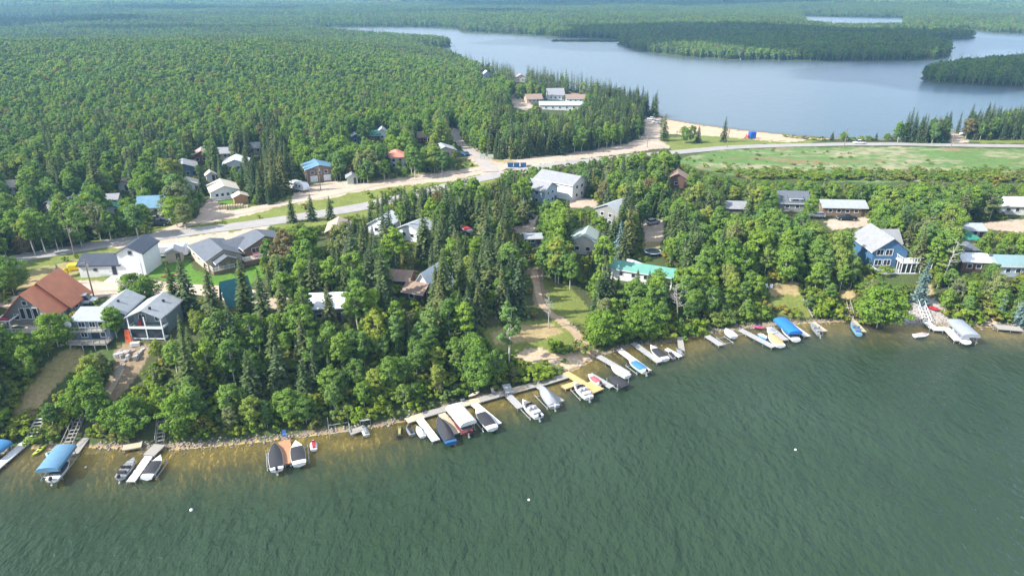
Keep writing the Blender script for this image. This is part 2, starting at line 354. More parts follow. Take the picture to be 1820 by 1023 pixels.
def water_mat(nm, near):
    m = bpy.data.materials.new(nm); m.use_nodes = True; nt = m.node_tree; N = nt.nodes; L = nt.links
    for nd in list(N): N.remove(nd)
    out = N.new('ShaderNodeOutputMaterial')
    dep = N.new('ShaderNodeAttribute'); dep.attribute_name = 'depth'
    mul = N.new('ShaderNodeMath'); mul.operation = 'MULTIPLY'; mul.inputs[1].default_value = -0.70 if near else -4.0
    ex = N.new('ShaderNodeMath'); ex.operation = 'EXPONENT'; L.new(dep.outputs['Fac'], mul.inputs[0]); L.new(mul.outputs[0], ex.inputs[0])
    body = N.new('ShaderNodeBsdfDiffuse'); tr = N.new('ShaderNodeBsdfTransparent')
    geo = N.new('ShaderNodeNewGeometry')
    def noise(scale, detail, rough, map_scale, rot=0.0, dist=0.0):
        mp = N.new('ShaderNodeMapping'); mp.inputs['Scale'].default_value = map_scale; mp.inputs['Rotation'].default_value = (0, 0, rot)
        L.new(geo.outputs['Position'], mp.inputs[0])
        n = N.new('ShaderNodeTexNoise'); n.inputs['Scale'].default_value = scale; n.inputs['Detail'].default_value = detail
        n.inputs['Roughness'].default_value = rough; n.inputs['Distortion'].default_value = dist
        L.new(mp.outputs[0], n.inputs[0]); return n
    if near:
        big = noise(0.03, 3, 0.5, (1, 1, 1))
        cr = N.new('ShaderNodeValToRGB'); cr.color_ramp.elements[0].position = 0.35; cr.color_ramp.elements[1].position = 0.68
        cr.color_ramp.elements[0].color = (0.022, 0.045, 0.022, 1); cr.color_ramp.elements[1].color = (0.030, 0.056, 0.032, 1)
        L.new(big.outputs[0], cr.inputs[0]); L.new(cr.outputs[0], body.inputs[0])
        tr.inputs[0].default_value = (0.97, 0.93, 0.70, 1)
    else:
        body.inputs[0].default_value = (0.075, 0.118, 0.145, 1)
    mix = N.new('ShaderNodeMixShader'); L.new(ex.outputs[0], mix.inputs[0]); L.new(body.outputs[0], mix.inputs[1]); L.new(tr.outputs[0], mix.inputs[2])
    gl = N.new('ShaderNodeBsdfGlossy'); gl.inputs['Roughness'].default_value = 0.20 if near else 0.25
    w1 = noise(0.85, 4, 0.55, (1.0, 0.55, 1), R(-32), 0.15); w2 = noise(0.17, 2, 0.5, (1, 0.55, 1), R(-20), 0.2)
    a1 = N.new('ShaderNodeMath'); a1.operation = 'MULTIPLY_ADD'; a1.inputs[1].default_value = 1.5
    L.new(w2.outputs[0], a1.inputs[0]); L.new(w1.outputs[0], a1.inputs[2])
    bp = N.new('ShaderNodeBump'); bp.inputs['Strength'].default_value = 1.0 if near else 0.5; bp.inputs['Distance'].default_value = 0.75 if near else 0.16
    L.new(a1.outputs[0], bp.inputs['Height'])
    if near:      # sheltered shallows lie calmer than the open water
        cm = N.new('ShaderNodeMapRange'); cm.inputs[1].default_value = 0.7; cm.inputs[2].default_value = 3.6; cm.inputs[3].default_value = 0.07; cm.inputs[4].default_value = 1.0
        L.new(dep.outputs['Fac'], cm.inputs[0]); L.new(cm.outputs[0], bp.inputs['Strength'])
        rm = N.new('ShaderNodeMapRange'); rm.inputs[1].default_value = 0.3; rm.inputs[2].default_value = 3.0; rm.inputs[3].default_value = 0.60; rm.inputs[4].default_value = 0.20
        L.new(dep.outputs['Fac'], rm.inputs[0]); L.new(rm.outputs[0], gl.inputs['Roughness'])
    L.new(bp.outputs[0], gl.inputs['Normal']); L.new(bp.outputs[0], body.inputs['Normal'])
    fr = N.new('ShaderNodeFresnel'); fr.inputs[0].default_value = 1.33; L.new(bp.outputs[0], fr.inputs['Normal'])
    mx = N.new('ShaderNodeMixShader'); L.new(fr.outputs[0], mx.inputs[0]); L.new(mix.outputs[0], mx.inputs[1]); L.new(gl.outputs[0], mx.inputs[2])
    L.new(mx.outputs[0], out.inputs[0]); return m
build_ground()
# ------------------------------------------------------------------ roads
def ribbon(name, px, width, m, lift=0.10, step=2.0, na=5):
    pts = [P(u, v) for u, v in px]; xy = np.array([(p.x, p.y) for p in pts])
    s = np.concatenate([[0], np.cumsum(np.hypot(*np.diff(xy, axis=0).T))]); n = max(int(s[-1] / step), 2); q = np.linspace(0, s[-1], n)
    X = np.interp(q, s, xy[:, 0]); Y = np.interp(q, s, xy[:, 1])
    for _ in range(10):
        X[1:-1] = (X[:-2] + 2 * X[1:-1] + X[2:]) / 4; Y[1:-1] = (Y[:-2] + 2 * Y[1:-1] + Y[2:]) / 4
    tx = np.gradient(X); ty = np.gradient(Y); l = np.hypot(tx, ty); tx /= l; ty /= l
    offs = np.linspace(-0.5, 0.5, na) * width
    VX = X[:, None] - ty[:, None] * offs; VY = Y[:, None] + tx[:, None] * offs
    Z = height(VX.ravel(), VY.ravel()).reshape(VX.shape); Z = np.maximum(Z, Z.mean(1, keepdims=True)) + lift
    idx = np.arange(n * na).reshape(n, na); F = np.stack([idx[:-1, :-1], idx[1:, :-1], idx[1:, 1:], idx[:-1, 1:]], -1).reshape(-1, 4)
    return link(name, np_mesh(name, np.stack([VX, VY, Z], -1).reshape(-1, 3), F, [m], True))
M_ASPH = mat('asphalt', (0.32, 0.30, 0.285), 0.9, var=0.10, scale=0.35)
M_ASPH2 = mat('asphalt_right', (0.235, 0.235, 0.235), 0.9, var=0.08, scale=0.35)
M_GRAV = mat('gravel', (0.46, 0.37, 0.285), 0.95, var=0.14, scale=0.25)
tag(ribbon('road', [(-120,492),(0,466),(100,448),(200,432),(320,415),(420,403),(540,385),(650,367),(760,340),(850,318),(880,312),(960,298),(1060,285),(1130,278),(1200,271),(1300,262),(1400,258.5),(1500,256.5),(1600,256.5),(1820,260),(1990,264)], 7.4, M_ASPH), kind='structure')
tag(ribbon('side_road', [(806,228),(806,240),(822,256),(848,276),(868,296),(872,306)], 6.5, mat('side_asphalt', (0.36, 0.32, 0.28), 0.95, var=0.1, scale=0.3), 0.16), kind='structure')
tag(ribbon('gravel_road', [(200,440),(262,424),(330,398),(390,382),(440,374),(520,358),(600,342),(680,324),(760,314),(850,300)], 5.0, M_GRAV, 0.08), kind='structure')
tag(ribbon('gravel_street', [(0,545),(60,522),(130,510),(210,509),(300,512),(380,516),(450,526),(520,545)], 5.5, M_GRAV, 0.08), kind='structure')
tag(ribbon('path', [(950,482),(955,515),(962,545),(990,565),(1020,590),(1045,618),(1052,632)], 1.6, mat('path_dirt', (0.40, 0.29, 0.19), 0.95, var=0.15, scale=0.8), 0.07, 0.8), kind='structure')
# ------------------------------------------------------------------ things: shared pieces
VIS = []        # (outline in photo pixels, distance): trees standing nearer than that must not cover it
FOOT = []       # (x, y, radius): no tree may stand here
def clear(px, y): VIS.append((px, y))
WHITE = mat('white_paint', (0.72, 0.73, 0.74), 0.55, var=0.05, scale=1.5)
SIDING = mat('white_siding', (0.70, 0.71, 0.72), 0.6, var=0.05, scale=1.2)
CREAM = mat('cream_siding', (0.56, 0.52, 0.44), 0.7, var=0.06, scale=1.2)
GLASS = mat('window_glass', (0.03, 0.04, 0.05), 0.12, spec=0.6, var=0.2, scale=0.8)
GREYS = mat('grey_siding', (0.26, 0.26, 0.25), 0.75, var=0.07, scale=1.5)
SLATE = mat('slate_blue_siding', (0.10, 0.145, 0.20), 0.7, var=0.08, scale=1.5)
PALEBL = mat('pale_blue_siding', (0.36, 0.46, 0.54), 0.7, var=0.06, scale=1.5)
BLUES = mat('blue_siding', (0.065, 0.150, 0.27), 0.65, var=0.08, scale=1.5)
GBLUE = mat('grey_blue_siding', (0.17, 0.225, 0.28), 0.7, var=0.10, scale=1.5)
BROWNS = mat('brown_siding', (0.22, 0.145, 0.10), 0.75, var=0.10, scale=1.5)
TAN = mat('tan_siding', (0.50, 0.41, 0.32), 0.75, var=0.08, scale=1.2)
LOG = mat('dark_log', (0.15, 0.085, 0.055), 0.8, var=0.15, scale=2)
CONC = mat('concrete', (0.55, 0.53, 0.49), 0.9, var=0.08, scale=0.8)
R_ORANGE = mat('orange_metal_roof', (0.58, 0.205, 0.10), 0.6, var=0.10, scale=0.6)
R_DARK = mat('charcoal_metal_roof', (0.050, 0.060, 0.085), 0.45, var=0.12, scale=0.6)
R_GREY = mat('grey_shingle_roof', (0.26, 0.265, 0.28), 0.9, var=0.10, scale=1.2)
R_LGREY = mat('pale_grey_roof', (0.32, 0.345, 0.365), 0.8, var=0.10, scale=1.0)
R_SLATE = mat('slate_shingle_roof', (0.115, 0.13, 0.155), 0.9, var=0.12, scale=1.2)
R_BEIGE = mat('beige_shingle_roof', (0.50, 0.45, 0.37), 0.9, var=0.08, scale=1.2)
R_BROWN = mat('brown_shingle_roof', (0.27, 0.19, 0.145), 0.9, var=0.12, scale=1.2)
R_PINK = mat('salmon_roof', (0.62, 0.24, 0.17), 0.6, var=0.10, scale=1.0)
R_TEAL = mat('teal_roof', (0.022, 0.13, 0.15), 0.6, var=0.10, scale=1.0)
R_GREEN = mat('seafoam_metal_roof', (0.12, 0.31, 0.25), 0.5, var=0.10, scale=0.8)
R_DGREEN = mat('green_roof', (0.04, 0.22, 0.15), 0.6, var=0.10, scale=1.0)
R_BLUE = mat('blue_metal_roof', (0.13, 0.25, 0.35), 0.5, var=0.12, scale=0.8)
R_WHITE = mat('white_metal_roof', (0.66, 0.69, 0.72), 0.5, var=0.10, scale=0.7)
WOODG = mat('weathered_wood', (0.33, 0.31, 0.28), 0.9, var=0.16, scale=3, stretch=(1, 6, 1))
WOODT = mat('tan_wood', (0.50, 0.42, 0.31), 0.85, var=0.14, scale=3, stretch=(1, 6, 1))
WOODN = mat('new_wood', (0.62, 0.40, 0.17), 0.8, var=0.10, scale=3, stretch=(1, 6, 1))
WOODR = mat('red_brown_wood', (0.46, 0.235, 0.125), 0.8, var=0.12, scale=3, stretch=(1, 6, 1))
DOCKW = mat('white_dock', (0.70, 0.70, 0.69), 0.7, var=0.08, scale=2)
DOCKG = mat('grey_dock', (0.36, 0.36, 0.36), 0.85, var=0.12, scale=2)
METAL = mat('galvanised_metal', (0.52, 0.54, 0.56), 0.4, 0.6, var=0.06, scale=2)
BLACK = mat('black_rubber', (0.018, 0.018, 0.02), 0.7)
def M(name, c, r=0.5, v=0.06): return mat(name, c, r, var=v, scale=1.5)
_cache = {}
def cached(key, fn):
    if key not in _cache: _cache[key] = fn()
    return _cache[key]
def put(name, me, parent, loc, rz=0.0):
    o = link(name, me, parent); o.location = loc; o.rotation_euler = (0, 0, rz); return o
def window(par, x, y, z, w, h, ang=0.0, frame=WHITE, mull=0):
    """window on a wall; ang turns its outward normal away from local -y"""
    fr = cached(('wf', w, h, frame.name, mull), lambda: _wf(w, h, mull).mesh('window', frame))
    pn = cached(('wp', w, h), lambda: MB().box(-w/2+0.06, w/2-0.06, -0.05, -0.02, -h/2+0.06, h/2-0.06).mesh('pane', GLASS))
    o = put('window', fr, par, (x, y, z), ang); put('pane', pn, o, (0, 0, 0)); return o
def _wf(w, h, mull):
    b = MB(); t = 0.10
    b.box(-w/2-t, w/2+t, -0.09, 0.02, h/2, h/2+t).box(-w/2-t, w/2+t, -0.11, 0.02, -h/2-t, -h/2)
    b.box(-w/2-t, -w/2, -0.09, 0.02, -h/2, h/2).box(w/2, w/2+t, -0.09, 0.02, -h/2, h/2)
    for k in range(mull): x = -w/2 + w * (k+1) / (mull+1); b.box(x-0.04, x+0.04, -0.08, 0.01, -h/2, h/2)
    return b
def door(par, x, y, z, w, h, ang=0.0, m=WHITE, name='door'):
    me = cached(('door', w, h, m.name), lambda: MB().box(-w/2, w/2, -0.07, 0.02, 0, h).mesh(name, m, bev=0.015))
    o = put(name, me, par, (x, y, z), ang)
    hd = cached('handle', lambda: MB().box(-0.06, 0.06, -0.14, -0.07, -0.06, 0.06).mesh('handle', BLACK)); put('handle', hd, o, (w*0.36, 0, min(1.0, h*0.45))); return o
def block(par, cx, cy, W, L, H, rise, axis='y', wall=SIDING, roof=R_GREY, z0=0.0, oh=0.45, down=2.5, gable=None, fascia=WHITE, hip=0.0, hip2=0.0):
    """one gabled volume: wall body (open gables filled), two roof planes; hip pulls the ridge ends in"""
    x0, x1, y0, y1 = cx - W/2, cx + W/2, cy - L/2, cy + L/2; zt = z0 + H
    b = MB()
    if axis == 'y': rf, rb = (cx, y0 + hip, zt + rise), (cx, y1 - hip2, zt + rise)
    else: rf, rb = (x0 + hip, cy, zt + rise), (x1 - hip2, cy, zt + rise)
    zb = z0 - down
    v = [(x0,y0,zb),(x1,y0,zb),(x1,y1,zb),(x0,y1,zb),(x0,y0,zt),(x1,y0,zt),(x1,y1,zt),(x0,y1,zt),rf,rb]
    if axis == 'y': f = [(0,1,5,8,4) if hip == 0 else (0,1,5,4),(1,2,6,5),(2,3,7,9,6) if hip2 == 0 else (2,3,7,6),(3,0,4,7)]
    else: f = [(0,1,5,4),(1,2,6,9,5) if hip2 == 0 else (1,2,6,5),(2,3,7,6),(3,0,4,8,7) if hip == 0 else (3,0,4,7)]
    b.add(v, f).build('wall', wall, par)
    r = MB(); t = 0.16
    if axis == 'y':
        k = rise / (W/2); d = oh * k; zr = zt + rise + 0.10; ze = zt - d + 0.10; ya, yb = y0 - oh, y1 + oh
        ra, rbk = (y0 + hip - (oh if hip == 0 else 0)), (y1 - hip2 + (oh if hip2 == 0 else 0))
        r.slab([(cx, ra, zr), (cx, rbk, zr), (x0-oh, yb, ze), (x0-oh, ya, ze)], t); r.slab([(cx, rbk, zr), (cx, ra, zr), (x1+oh, ya, ze), (x1+oh, yb, ze)], t)
        if hip: r.slab([(cx, ra, zr), (x0-oh, ya, ze), (x1+oh, ya, ze)], t)
        if hip2: r.slab([(cx, rbk, zr), (x1+oh, yb, ze), (x0-oh, yb, ze)], t)
    else:
        k = rise / (L/2); d = oh * k; zr = zt + rise + 0.10; ze = zt - d + 0.10; xa, xb = x0 - oh, x1 + oh
        ra, rbk = (x0 + hip - (oh if hip == 0 else 0)), (x1 - hip2 + (oh if hip2 == 0 else 0))
        r.slab([(ra, cy, zr), (rbk, cy, zr), (xb, y0-oh, ze), (xa, y0-oh, ze)][::-1], t); r.slab([(rbk, cy, zr), (ra, cy, zr), (xa, y1+oh, ze), (xb, y1+oh, ze)][::-1], t)
        if hip: r.slab([(ra, cy, zr), (xa, y1+oh, ze), (xa, y0-oh, ze)], t)
        if hip2: r.slab([(rbk, cy, zr), (xb, y0-oh, ze), (xb, y1+oh, ze)], t)
    ro = r.build('roof', roof, par)
    # fascia boards along the eaves
    fz = ze - t - 0.02
    if fascia:
        if axis == 'y': fl = [(x0-oh-0.04, x0-oh, y0-oh, y1+oh), (x1+oh, x1+oh+0.04, y0-oh, y1+oh)]
        else: fl = [(x0-oh, x1+oh, y0-oh-0.04, y0-oh), (x0-oh, x1+oh, y1+oh, y1+oh+0.04)]
        for q in fl: MB().box(*q, fz-0.06, fz+0.14).build('fascia', fascia, ro)
    return ro
def vent(ro, x, y, z): MB().box(x-0.2, x+0.2, y-0.2, y+0.2, z-0.3, z+0.35).build('vent', BLACK, ro)
def chimney(ro, x, y, z, h=1.2, m=METAL): MB().tube((x, y, z-0.5), (x, y, z+h), 0.14, n=8).tube((x, y, z+h), (x, y, z+h+0.12), 0.22, n=8).build('chimney', m, ro)
def railing(par, pts, z, h=0.95, m=WHITE, posts=1.2, fill=True):
    b = MB()
    for (ax, ay), (bx, by) in zip(pts[:-1], pts[1:]):
        L = math.hypot(bx-ax, by-ay); n = max(int(L / posts), 1)
        for zz in ((h, 0.06), (0.15, 0.04)): b.tube((ax, ay, z+zz[0]), (bx, by, z+zz[0]), zz[1], n=4)
        for k in range(n+1):
            t = k / n; x, y = ax+(bx-ax)*t, ay+(by-ay)*t; b.cbox((x, y, z+h/2), (0.1, 0.1, h))
        if fill:
            m_ = int(L / 0.22)
            for k in range(m_): t = (k+0.5) / m_; b.cbox((ax+(bx-ax)*t, ay+(by-ay)*t, z+h/2), (0.05, 0.05, h-0.1))
    return b.build('railing', m, par)
def deck(par, x0, x1, y0, y1, z, m=WOODG, legs=True, down=3.5):
    d = MB().box(x0, x1, y0, y1, z-0.18, z).build('deck', m, par)
    if legs:
        n = max(int((x1-x0) / 2.4), 1)
        for k in range(n+1):
            x = x0 + 0.1 + (x1-x0-0.2) * k / n
            put('post', cached(('post', down, m.name), lambda: MB().box(-0.08, 0.08, -0.08, 0.08, -down, -0.18).mesh('post', m)), par, (x, y0+0.15, z))
    return d
def house(label, pos, rz, mark=None, cat='house', name='house', foot=6.0, group=None):
    o = thing(name, label, cat, pos, R(rz), group, mark); FOOT.append((pos[0], pos[1], foot)); return o
def wins(par, side, W, L, z, w, h, xs, frame=WHITE, mull=0, cx=0, cy=0):
    for s in xs:
        if side == 'F': window(par, cx+s, cy-L/2, z, w, h, 0, frame, mull)
        elif side == 'B': window(par, cx+s, cy+L/2, z, w, h, math.pi, frame, mull)
        elif side == 'R': window(par, cx+W/2, cy+s, z, w, h, math.pi/2, frame, mull)
        else: window(par, cx-W/2, cy+s, z, w, h, -math.pi/2, frame, mull)
def at(x, y, dz=0.0): return (x, y, ground(x, y) + dz)
# ------------------------------------------------------------------ the lake-front houses at the left
h = house('tall grey cottage with a steep bright orange metal roof above the lake bank', (-94.8, 125.5, 9.2), 2, 'the orange-roofed cottage', foot=9)
rf = block(h, 0, -3.2, 9.2, 4.6, 2.3, 4.6, wall=GREYS, roof=R_ORANGE, fascia=GREYS, oh=0.6)
rr = block(h, 0.5, 2.6, 9.9, 7.0, 2.3, 5.1, wall=GREYS, roof=R_ORANGE, fascia=R_ORANGE, oh=0.5)
for x in (-0.9, 0.35, 1.6): window(h, x, -5.5, 2.7, 0.85, 2.2)
window(h, 0.0, -5.5, 4.9, 0.8, 0.8); window(h, -2.2, -5.5, 2.0, 0.9, 1.1); window(h, 2.9, -5.5, 2.0, 0.9, 1.1)
wins(h, 'R', 9.9, 7.0, 1.3, 1.2, 1.0, (-1.5, 1.5), cx=0.5, cy=2.6)
deck(h, -4.6, 4.6, -9.0, -5.5, 0.2, WOODT); railing(h, [(-4.6, -5.6), (-4.6, -9.0), (4.6, -9.0)], 0.2)
pg = MB()
for x in (-4.4, -1.6):
    pg.box(x-0.09, x+0.09, -8.8, -8.62, 0.2, 2.5)
pg.box(-4.6, -1.4, -8.82, -8.6, 2.5, 2.68).box(-4.5, -4.3, -8.6, -5.6, 2.5, 2.68).box(-1.7, -1.5, -8.6, -5.6, 2.5, 2.68).build('porch_frame', WHITE, h)
put('patio_umbrella', MB().tube((0, 0, 0), (0, 0, 2.2), 0.04).loft([[(1.3*math.cos(a), 1.3*math.sin(a), 1.9) for a in np.linspace(0, 2*math.pi, 9)[:-1]], [(0.05*math.cos(a), 0.05*math.sin(a), 2.4) for a in np.linspace(0, 2*math.pi, 9)[:-1]]]).mesh('patio_umbrella', M('crimson_cloth', (0.28, 0.02, 0.05), 0.8)), h, (-4.0, -7.3, 0.2))
clear([(2,562),(38,520),(85,488),(132,516),(136,530),(100,545),(80,552),(60,575),(42,590),(5,585)], 119)
h = house('two-storey grey-blue cottage with railed balconies beside the white-porched house', (-79.2, 116.4, 9.2), 1, 'the grey-blue balcony cottage', foot=7); h.scale = (0.86, 0.9, 0.9)
MB().add([(-3.8,-2,-2.5),(3.8,-2,-2.5),(3.8,2,-2.5),(-3.8,2,-2.5),(-3.8,-2,4.5),(3.8,-2,4.5),(3.8,2,5.4),(-3.8,2,5.4)], [(0,1,5,4),(1,2,6,5),(2,3,7,6),(3,0,4,7),(4,5,6,7)]).build('wall', GBLUE, h)
MB().slab([(-4.2,-2.6,4.45),(4.2,-2.6,4.45),(3.9,2.1,5.6),(-3.9,2.1,5.6)], 0.15).build('roof', R_LGREY, h)
r2 = block(h, 1.8, 6.2, 7.0, 8.4, 4.0, 1.7, wall=GBLUE, roof=R_LGREY)
vent(r2, 2.8, 5.0, 5.4)
for z in (1.0, 3.35):
    window(h, -1.9, -2, z, 1.3, 1.1, mull=1); window(h, 2.2, -2, z, 1.0, 1.0)
door(h, 0.5, -2, 0.1, 1.7, 1.9, m=GLASS, name='patio_door'); window(h, 0.4, -2, 3.35, 1.2, 1.2, mull=1)
deck(h, -4.0, 4.0, -4.6, -2.0, 0.0, WOODG); railing(h, [(-4.0, -2.1), (-4.0, -4.6), (4.0, -4.6), (4.0, -2.1)], 0.0, m=WOODG)
deck(h, -4.0, 3.2, -3.4, -2.0, 2.35, WOODG, legs=False); railing(h, [(-4.0, -2.1), (-4.0, -3.4), (3.2, -3.4), (3.2, -2.1)], 2.35, m=WOODG, fill=False)
put('satellite_dish', MB().tube((0, 0, 0), (0, -0.05, 0), 0.75, 0.75, 12).tube((0, 0, 0), (0, 0.5, -0.8), 0.05).mesh('satellite_dish', WHITE), h, (-4.1, -3.0, 3.9))
clear([(130,562),(150,548),(190,545),(203,520),(222,528),(205,550),(192,560),(188,602),(135,606)], 112)
f = thing('wooden_fence', 'brown board fence behind the grey-blue balcony cottage', 'fence', (-80.4, 122.8, ground(-80.4, 122.8)), R(2))
for k in range(26):
    put('board', cached('fboard', lambda: MB().box(-0.02, 0.02, 0, 0.24, 0, 1.8).mesh('board', mat('fence_brown', (0.22, 0.10, 0.05), 0.85, var=0.15, scale=2))), f, (0.0, -1 + k*0.26, (k % 3)*0.02))
h = house('grey-roofed cottage with a white two-level porch facing the lake', (-68.9, 118.6, 9.3), -2, 'the white-porched cottage', foot=7); h.scale = (0.9, 0.9, 0.95)
block(h, 0, 1.2, 7.0, 6.6, 4.6, 1.5, wall=M('grey_green_siding', (0.20, 0.23, 0.24), 0.7), roof=R_LGREY, oh=0.5)
ro = MB().slab([(0,-4.6,6.19),(0,-2.5,6.19),(-4.0,-2.5,4.49),(-4.0,-4.6,4.49)], 0.16).slab([(0,-2.5,6.19),(0,-4.6,6.19),(4.0,-4.6,4.49),(4.0,-2.5,4.49)], 0.16).build('roof', R_LGREY, h)
vent(ro, 1.0, -3.0, 5.9); vent(ro, 1.6, 1.4, 5.6)
d2 = deck(h, -3.6, 3.6, -4.3, -2.1, 2.35, M('green_deck', (0.16, 0.22, 0.20), 0.8), legs=False)
MB().box(-3.7, 3.7, -4.42, -4.3, 2.05, 2.5).box(-3.7, -3.58, -4.3, -2.1, 2.05, 2.5).box(3.58, 3.7, -4.3, -2.1, 2.05, 2.5).build('porch_band', WHITE, h)
for x in (-3.5, 0.0, 3.5):
    put('post', cached('ppost', lambda: MB().box(-0.1, 0.1, -0.1, 0.1, -0.3, 4.6).mesh('post', WHITE)), h, (x, -4.25, 0))
deck(h, -3.6, 3.6, -4.3, -2.1, -0.1, WHITE, down=3.0)
MB().box(-3.4, -0.12, -4.26, -4.22, 0.1, 2.0).box(0.12, 3.4, -4.26, -4.22, 0.1, 2.0).build('porch_screen', GLASS, h)
wins(h, 'F', 7, 6.6, 3.5, 1.4, 1.3, (-1.6, 1.8), cy=1.2, mull=1)
MB().box(-1.9, -1.3, -3.6, -3.0, 2.36, 3.2).box(-1.9, -1.3, -3.05, -2.95, 2.8, 3.5).build('porch_chair', M('red_cloth', (0.35, 0.03, 0.03), 0.8), h)
clear([(216,562),(248,552),(288,520),(306,538),(282,565),(262,595),(222,594)], 113)
# ------------------------------------------------------------------ garage, brown house and neighbours
tx, ty = P(238, 489)[0], P(238, 489)[1]
h = house('white two-storey garage tower with a low white wing and charcoal metal roofs', (tx, ty + 4, P(238, 489).z + 0.15), 2, 'the white garage tower', cat='garage', foot=9, name='garage')
rt = block(h, 0, 0, 5.7, 8.2, 5.4, 1.5, roof=R_DARK, wall=SIDING, fascia=R_DARK, oh=0.35)
wl = block(h, -7.5, -0.6, 9.4, 7.0, 2.6, 1.5, axis='x', roof=R_DARK, wall=SIDING, fascia=R_DARK, oh=0.35)
door(h, 0.3, -4.1, 0.02, 3.4, 3.0, name='garage_door', m=M('white_door', (0.75, 0.75, 0.76)));  window(h, 0.2, -4.1, 5.4, 0.6, 0.7, frame=R_DARK)
door(h, -4.2, -4.1, 0.02, 0.95, 2.1, m=M('black_door', (0.03, 0.03, 0.035))); window(h, -8.5, -4.1, 1.4, 0.6, 0.4, frame=R_DARK)
door(h, -6.3, -4.1, 0.02, 2.8, 2.2, name='garage_door', m=M('white_door', (0.75, 0.75, 0.76)))
clear([(147,478),(175,453),(215,453),(216,450),(240,438),(263,426),(285,432),(287,468),(262,488),(252,502),(190,502),(185,495),(150,490)], ty)
tag(link('concrete_apron', MB().box(-4.9, 3.0, -9.5, -4.2, -0.1, 0.06).mesh('concrete_apron', CONC), None, (tx, ty+4, P(238, 489).z + 0.15), R(2)), kind='structure')
c1 = P(373, 486); rz = 39
h = house('long brown bungalow with two slate hip roofs and white-railed decks', (c1.x, c1.y, c1.z + 0.3), rz, 'the brown bungalow', foot=0)
FOOT += [(c1.x - 2, c1.y + 8, 9), (c1.x + 8, c1.y + 12, 8)]
block(h, 3.9, 7.4, 7.8, 13.5, 2.7, 1.9, wall=TAN, roof=R_SLATE, hip=0.0, hip2=3.5, down=1.2)
block(h, 14.6, 7.2, 10.5, 9.5, 2.8, 2.3, wall=BROWNS, roof=R_SLATE, hip2=3.2, down=1.2)
block(h, 8.6, 8.4, 4.4, 6.0, 2.6, 1.4, axis='x', wall=BROWNS, roof=R_SLATE, down=1.2)
pr = block(h, 3.9, -0.6, 4.6, 2.4, 2.5, 1.1, wall=BROWNS, roof=R_SLATE, down=-2.2)
for x in (1.8, 6.0): put('post', cached('bpost', lambda: MB().box(-0.09, 0.09, -0.09, 0.09, 0, 2.5).mesh('post', WHITE)), h, (x, -1.6, 0))
deck(h, 0.4, 7.6, -1.9, 0.6, 0.55, BROWNS, legs=False); railing(h, [(0.4, 0.5), (0.4, -1.9), (5.2, -1.9)], 0.55)
MB().box(0.4, 7.6, -1.8, 0.5, -0.4, 0.36).build('deck_skirt', BROWNS, h)
deck(h, 8.0, 19.5, -0.6, 2.4, 0.9, TAN, legs=False); MB().box(8.1, 19.4, -0.5, 2.3, -0.4, 0.7).build('deck_skirt', M('deck_brown', (0.28, 0.16, 0.09)), h)
railing(h, [(8.0, 2.3), (8.0, -0.6), (19.5, -0.6), (19.5, 2.3)], 0.9)
window(h, 2.4, 0.65, 1.7, 1.6, 1.1, mull=1); door(h, 4.6, 0.65, 0.55, 0.95, 2.0); window(h, 6.4, 0.65, 1.7, 1.0, 1.1)
door(h, 15.4, 2.45, 0.9, 1.2, 2.0); window(h, 12.0, 2.45, 2.0, 1.8, 1.1, mull=1); window(h, 17.6, 2.45, 2.0, 1.2, 1.1)
wins(h, 'L', 7.8, 13.5, 1.2, 1.0, 0.7, (-5, 0, 4), cx=3.9, cy=7.4)
MB().tube((11.5, 0.8, 0.9), (11.5, 0.8, 1.7), 0.9, n=12).build('hot_tub', M('maroon_cover', (0.20, 0.05, 0.06), 0.7), h)
clear([(338,455),(352,440),(372,438),(395,442),(410,430),(440,428),(462,445),(464,465),(410,478),(375,488)], c1.y)
pb = P(409, 548)
h = house('steep teal A-frame roof among spruces below the brown bungalow', (pb.x, pb.y + 4, ground(pb.x, pb.y + 4)), -52, 'the teal A-frame', cat='cabin', name='cabin', foot=4)
block(h, 0, 0, 4.6, 5.0, 0.4, 4.6, wall=LOG, roof=R_TEAL, fascia=None); window(h, -0.6, -2.5, 1.5, 1.0, 1.2); door(h, 1.0, -2.5, 0, 0.9, 2.0)
clear([(396,512),(410,505),(424,530),(420,548),(404,545)], pb.y)
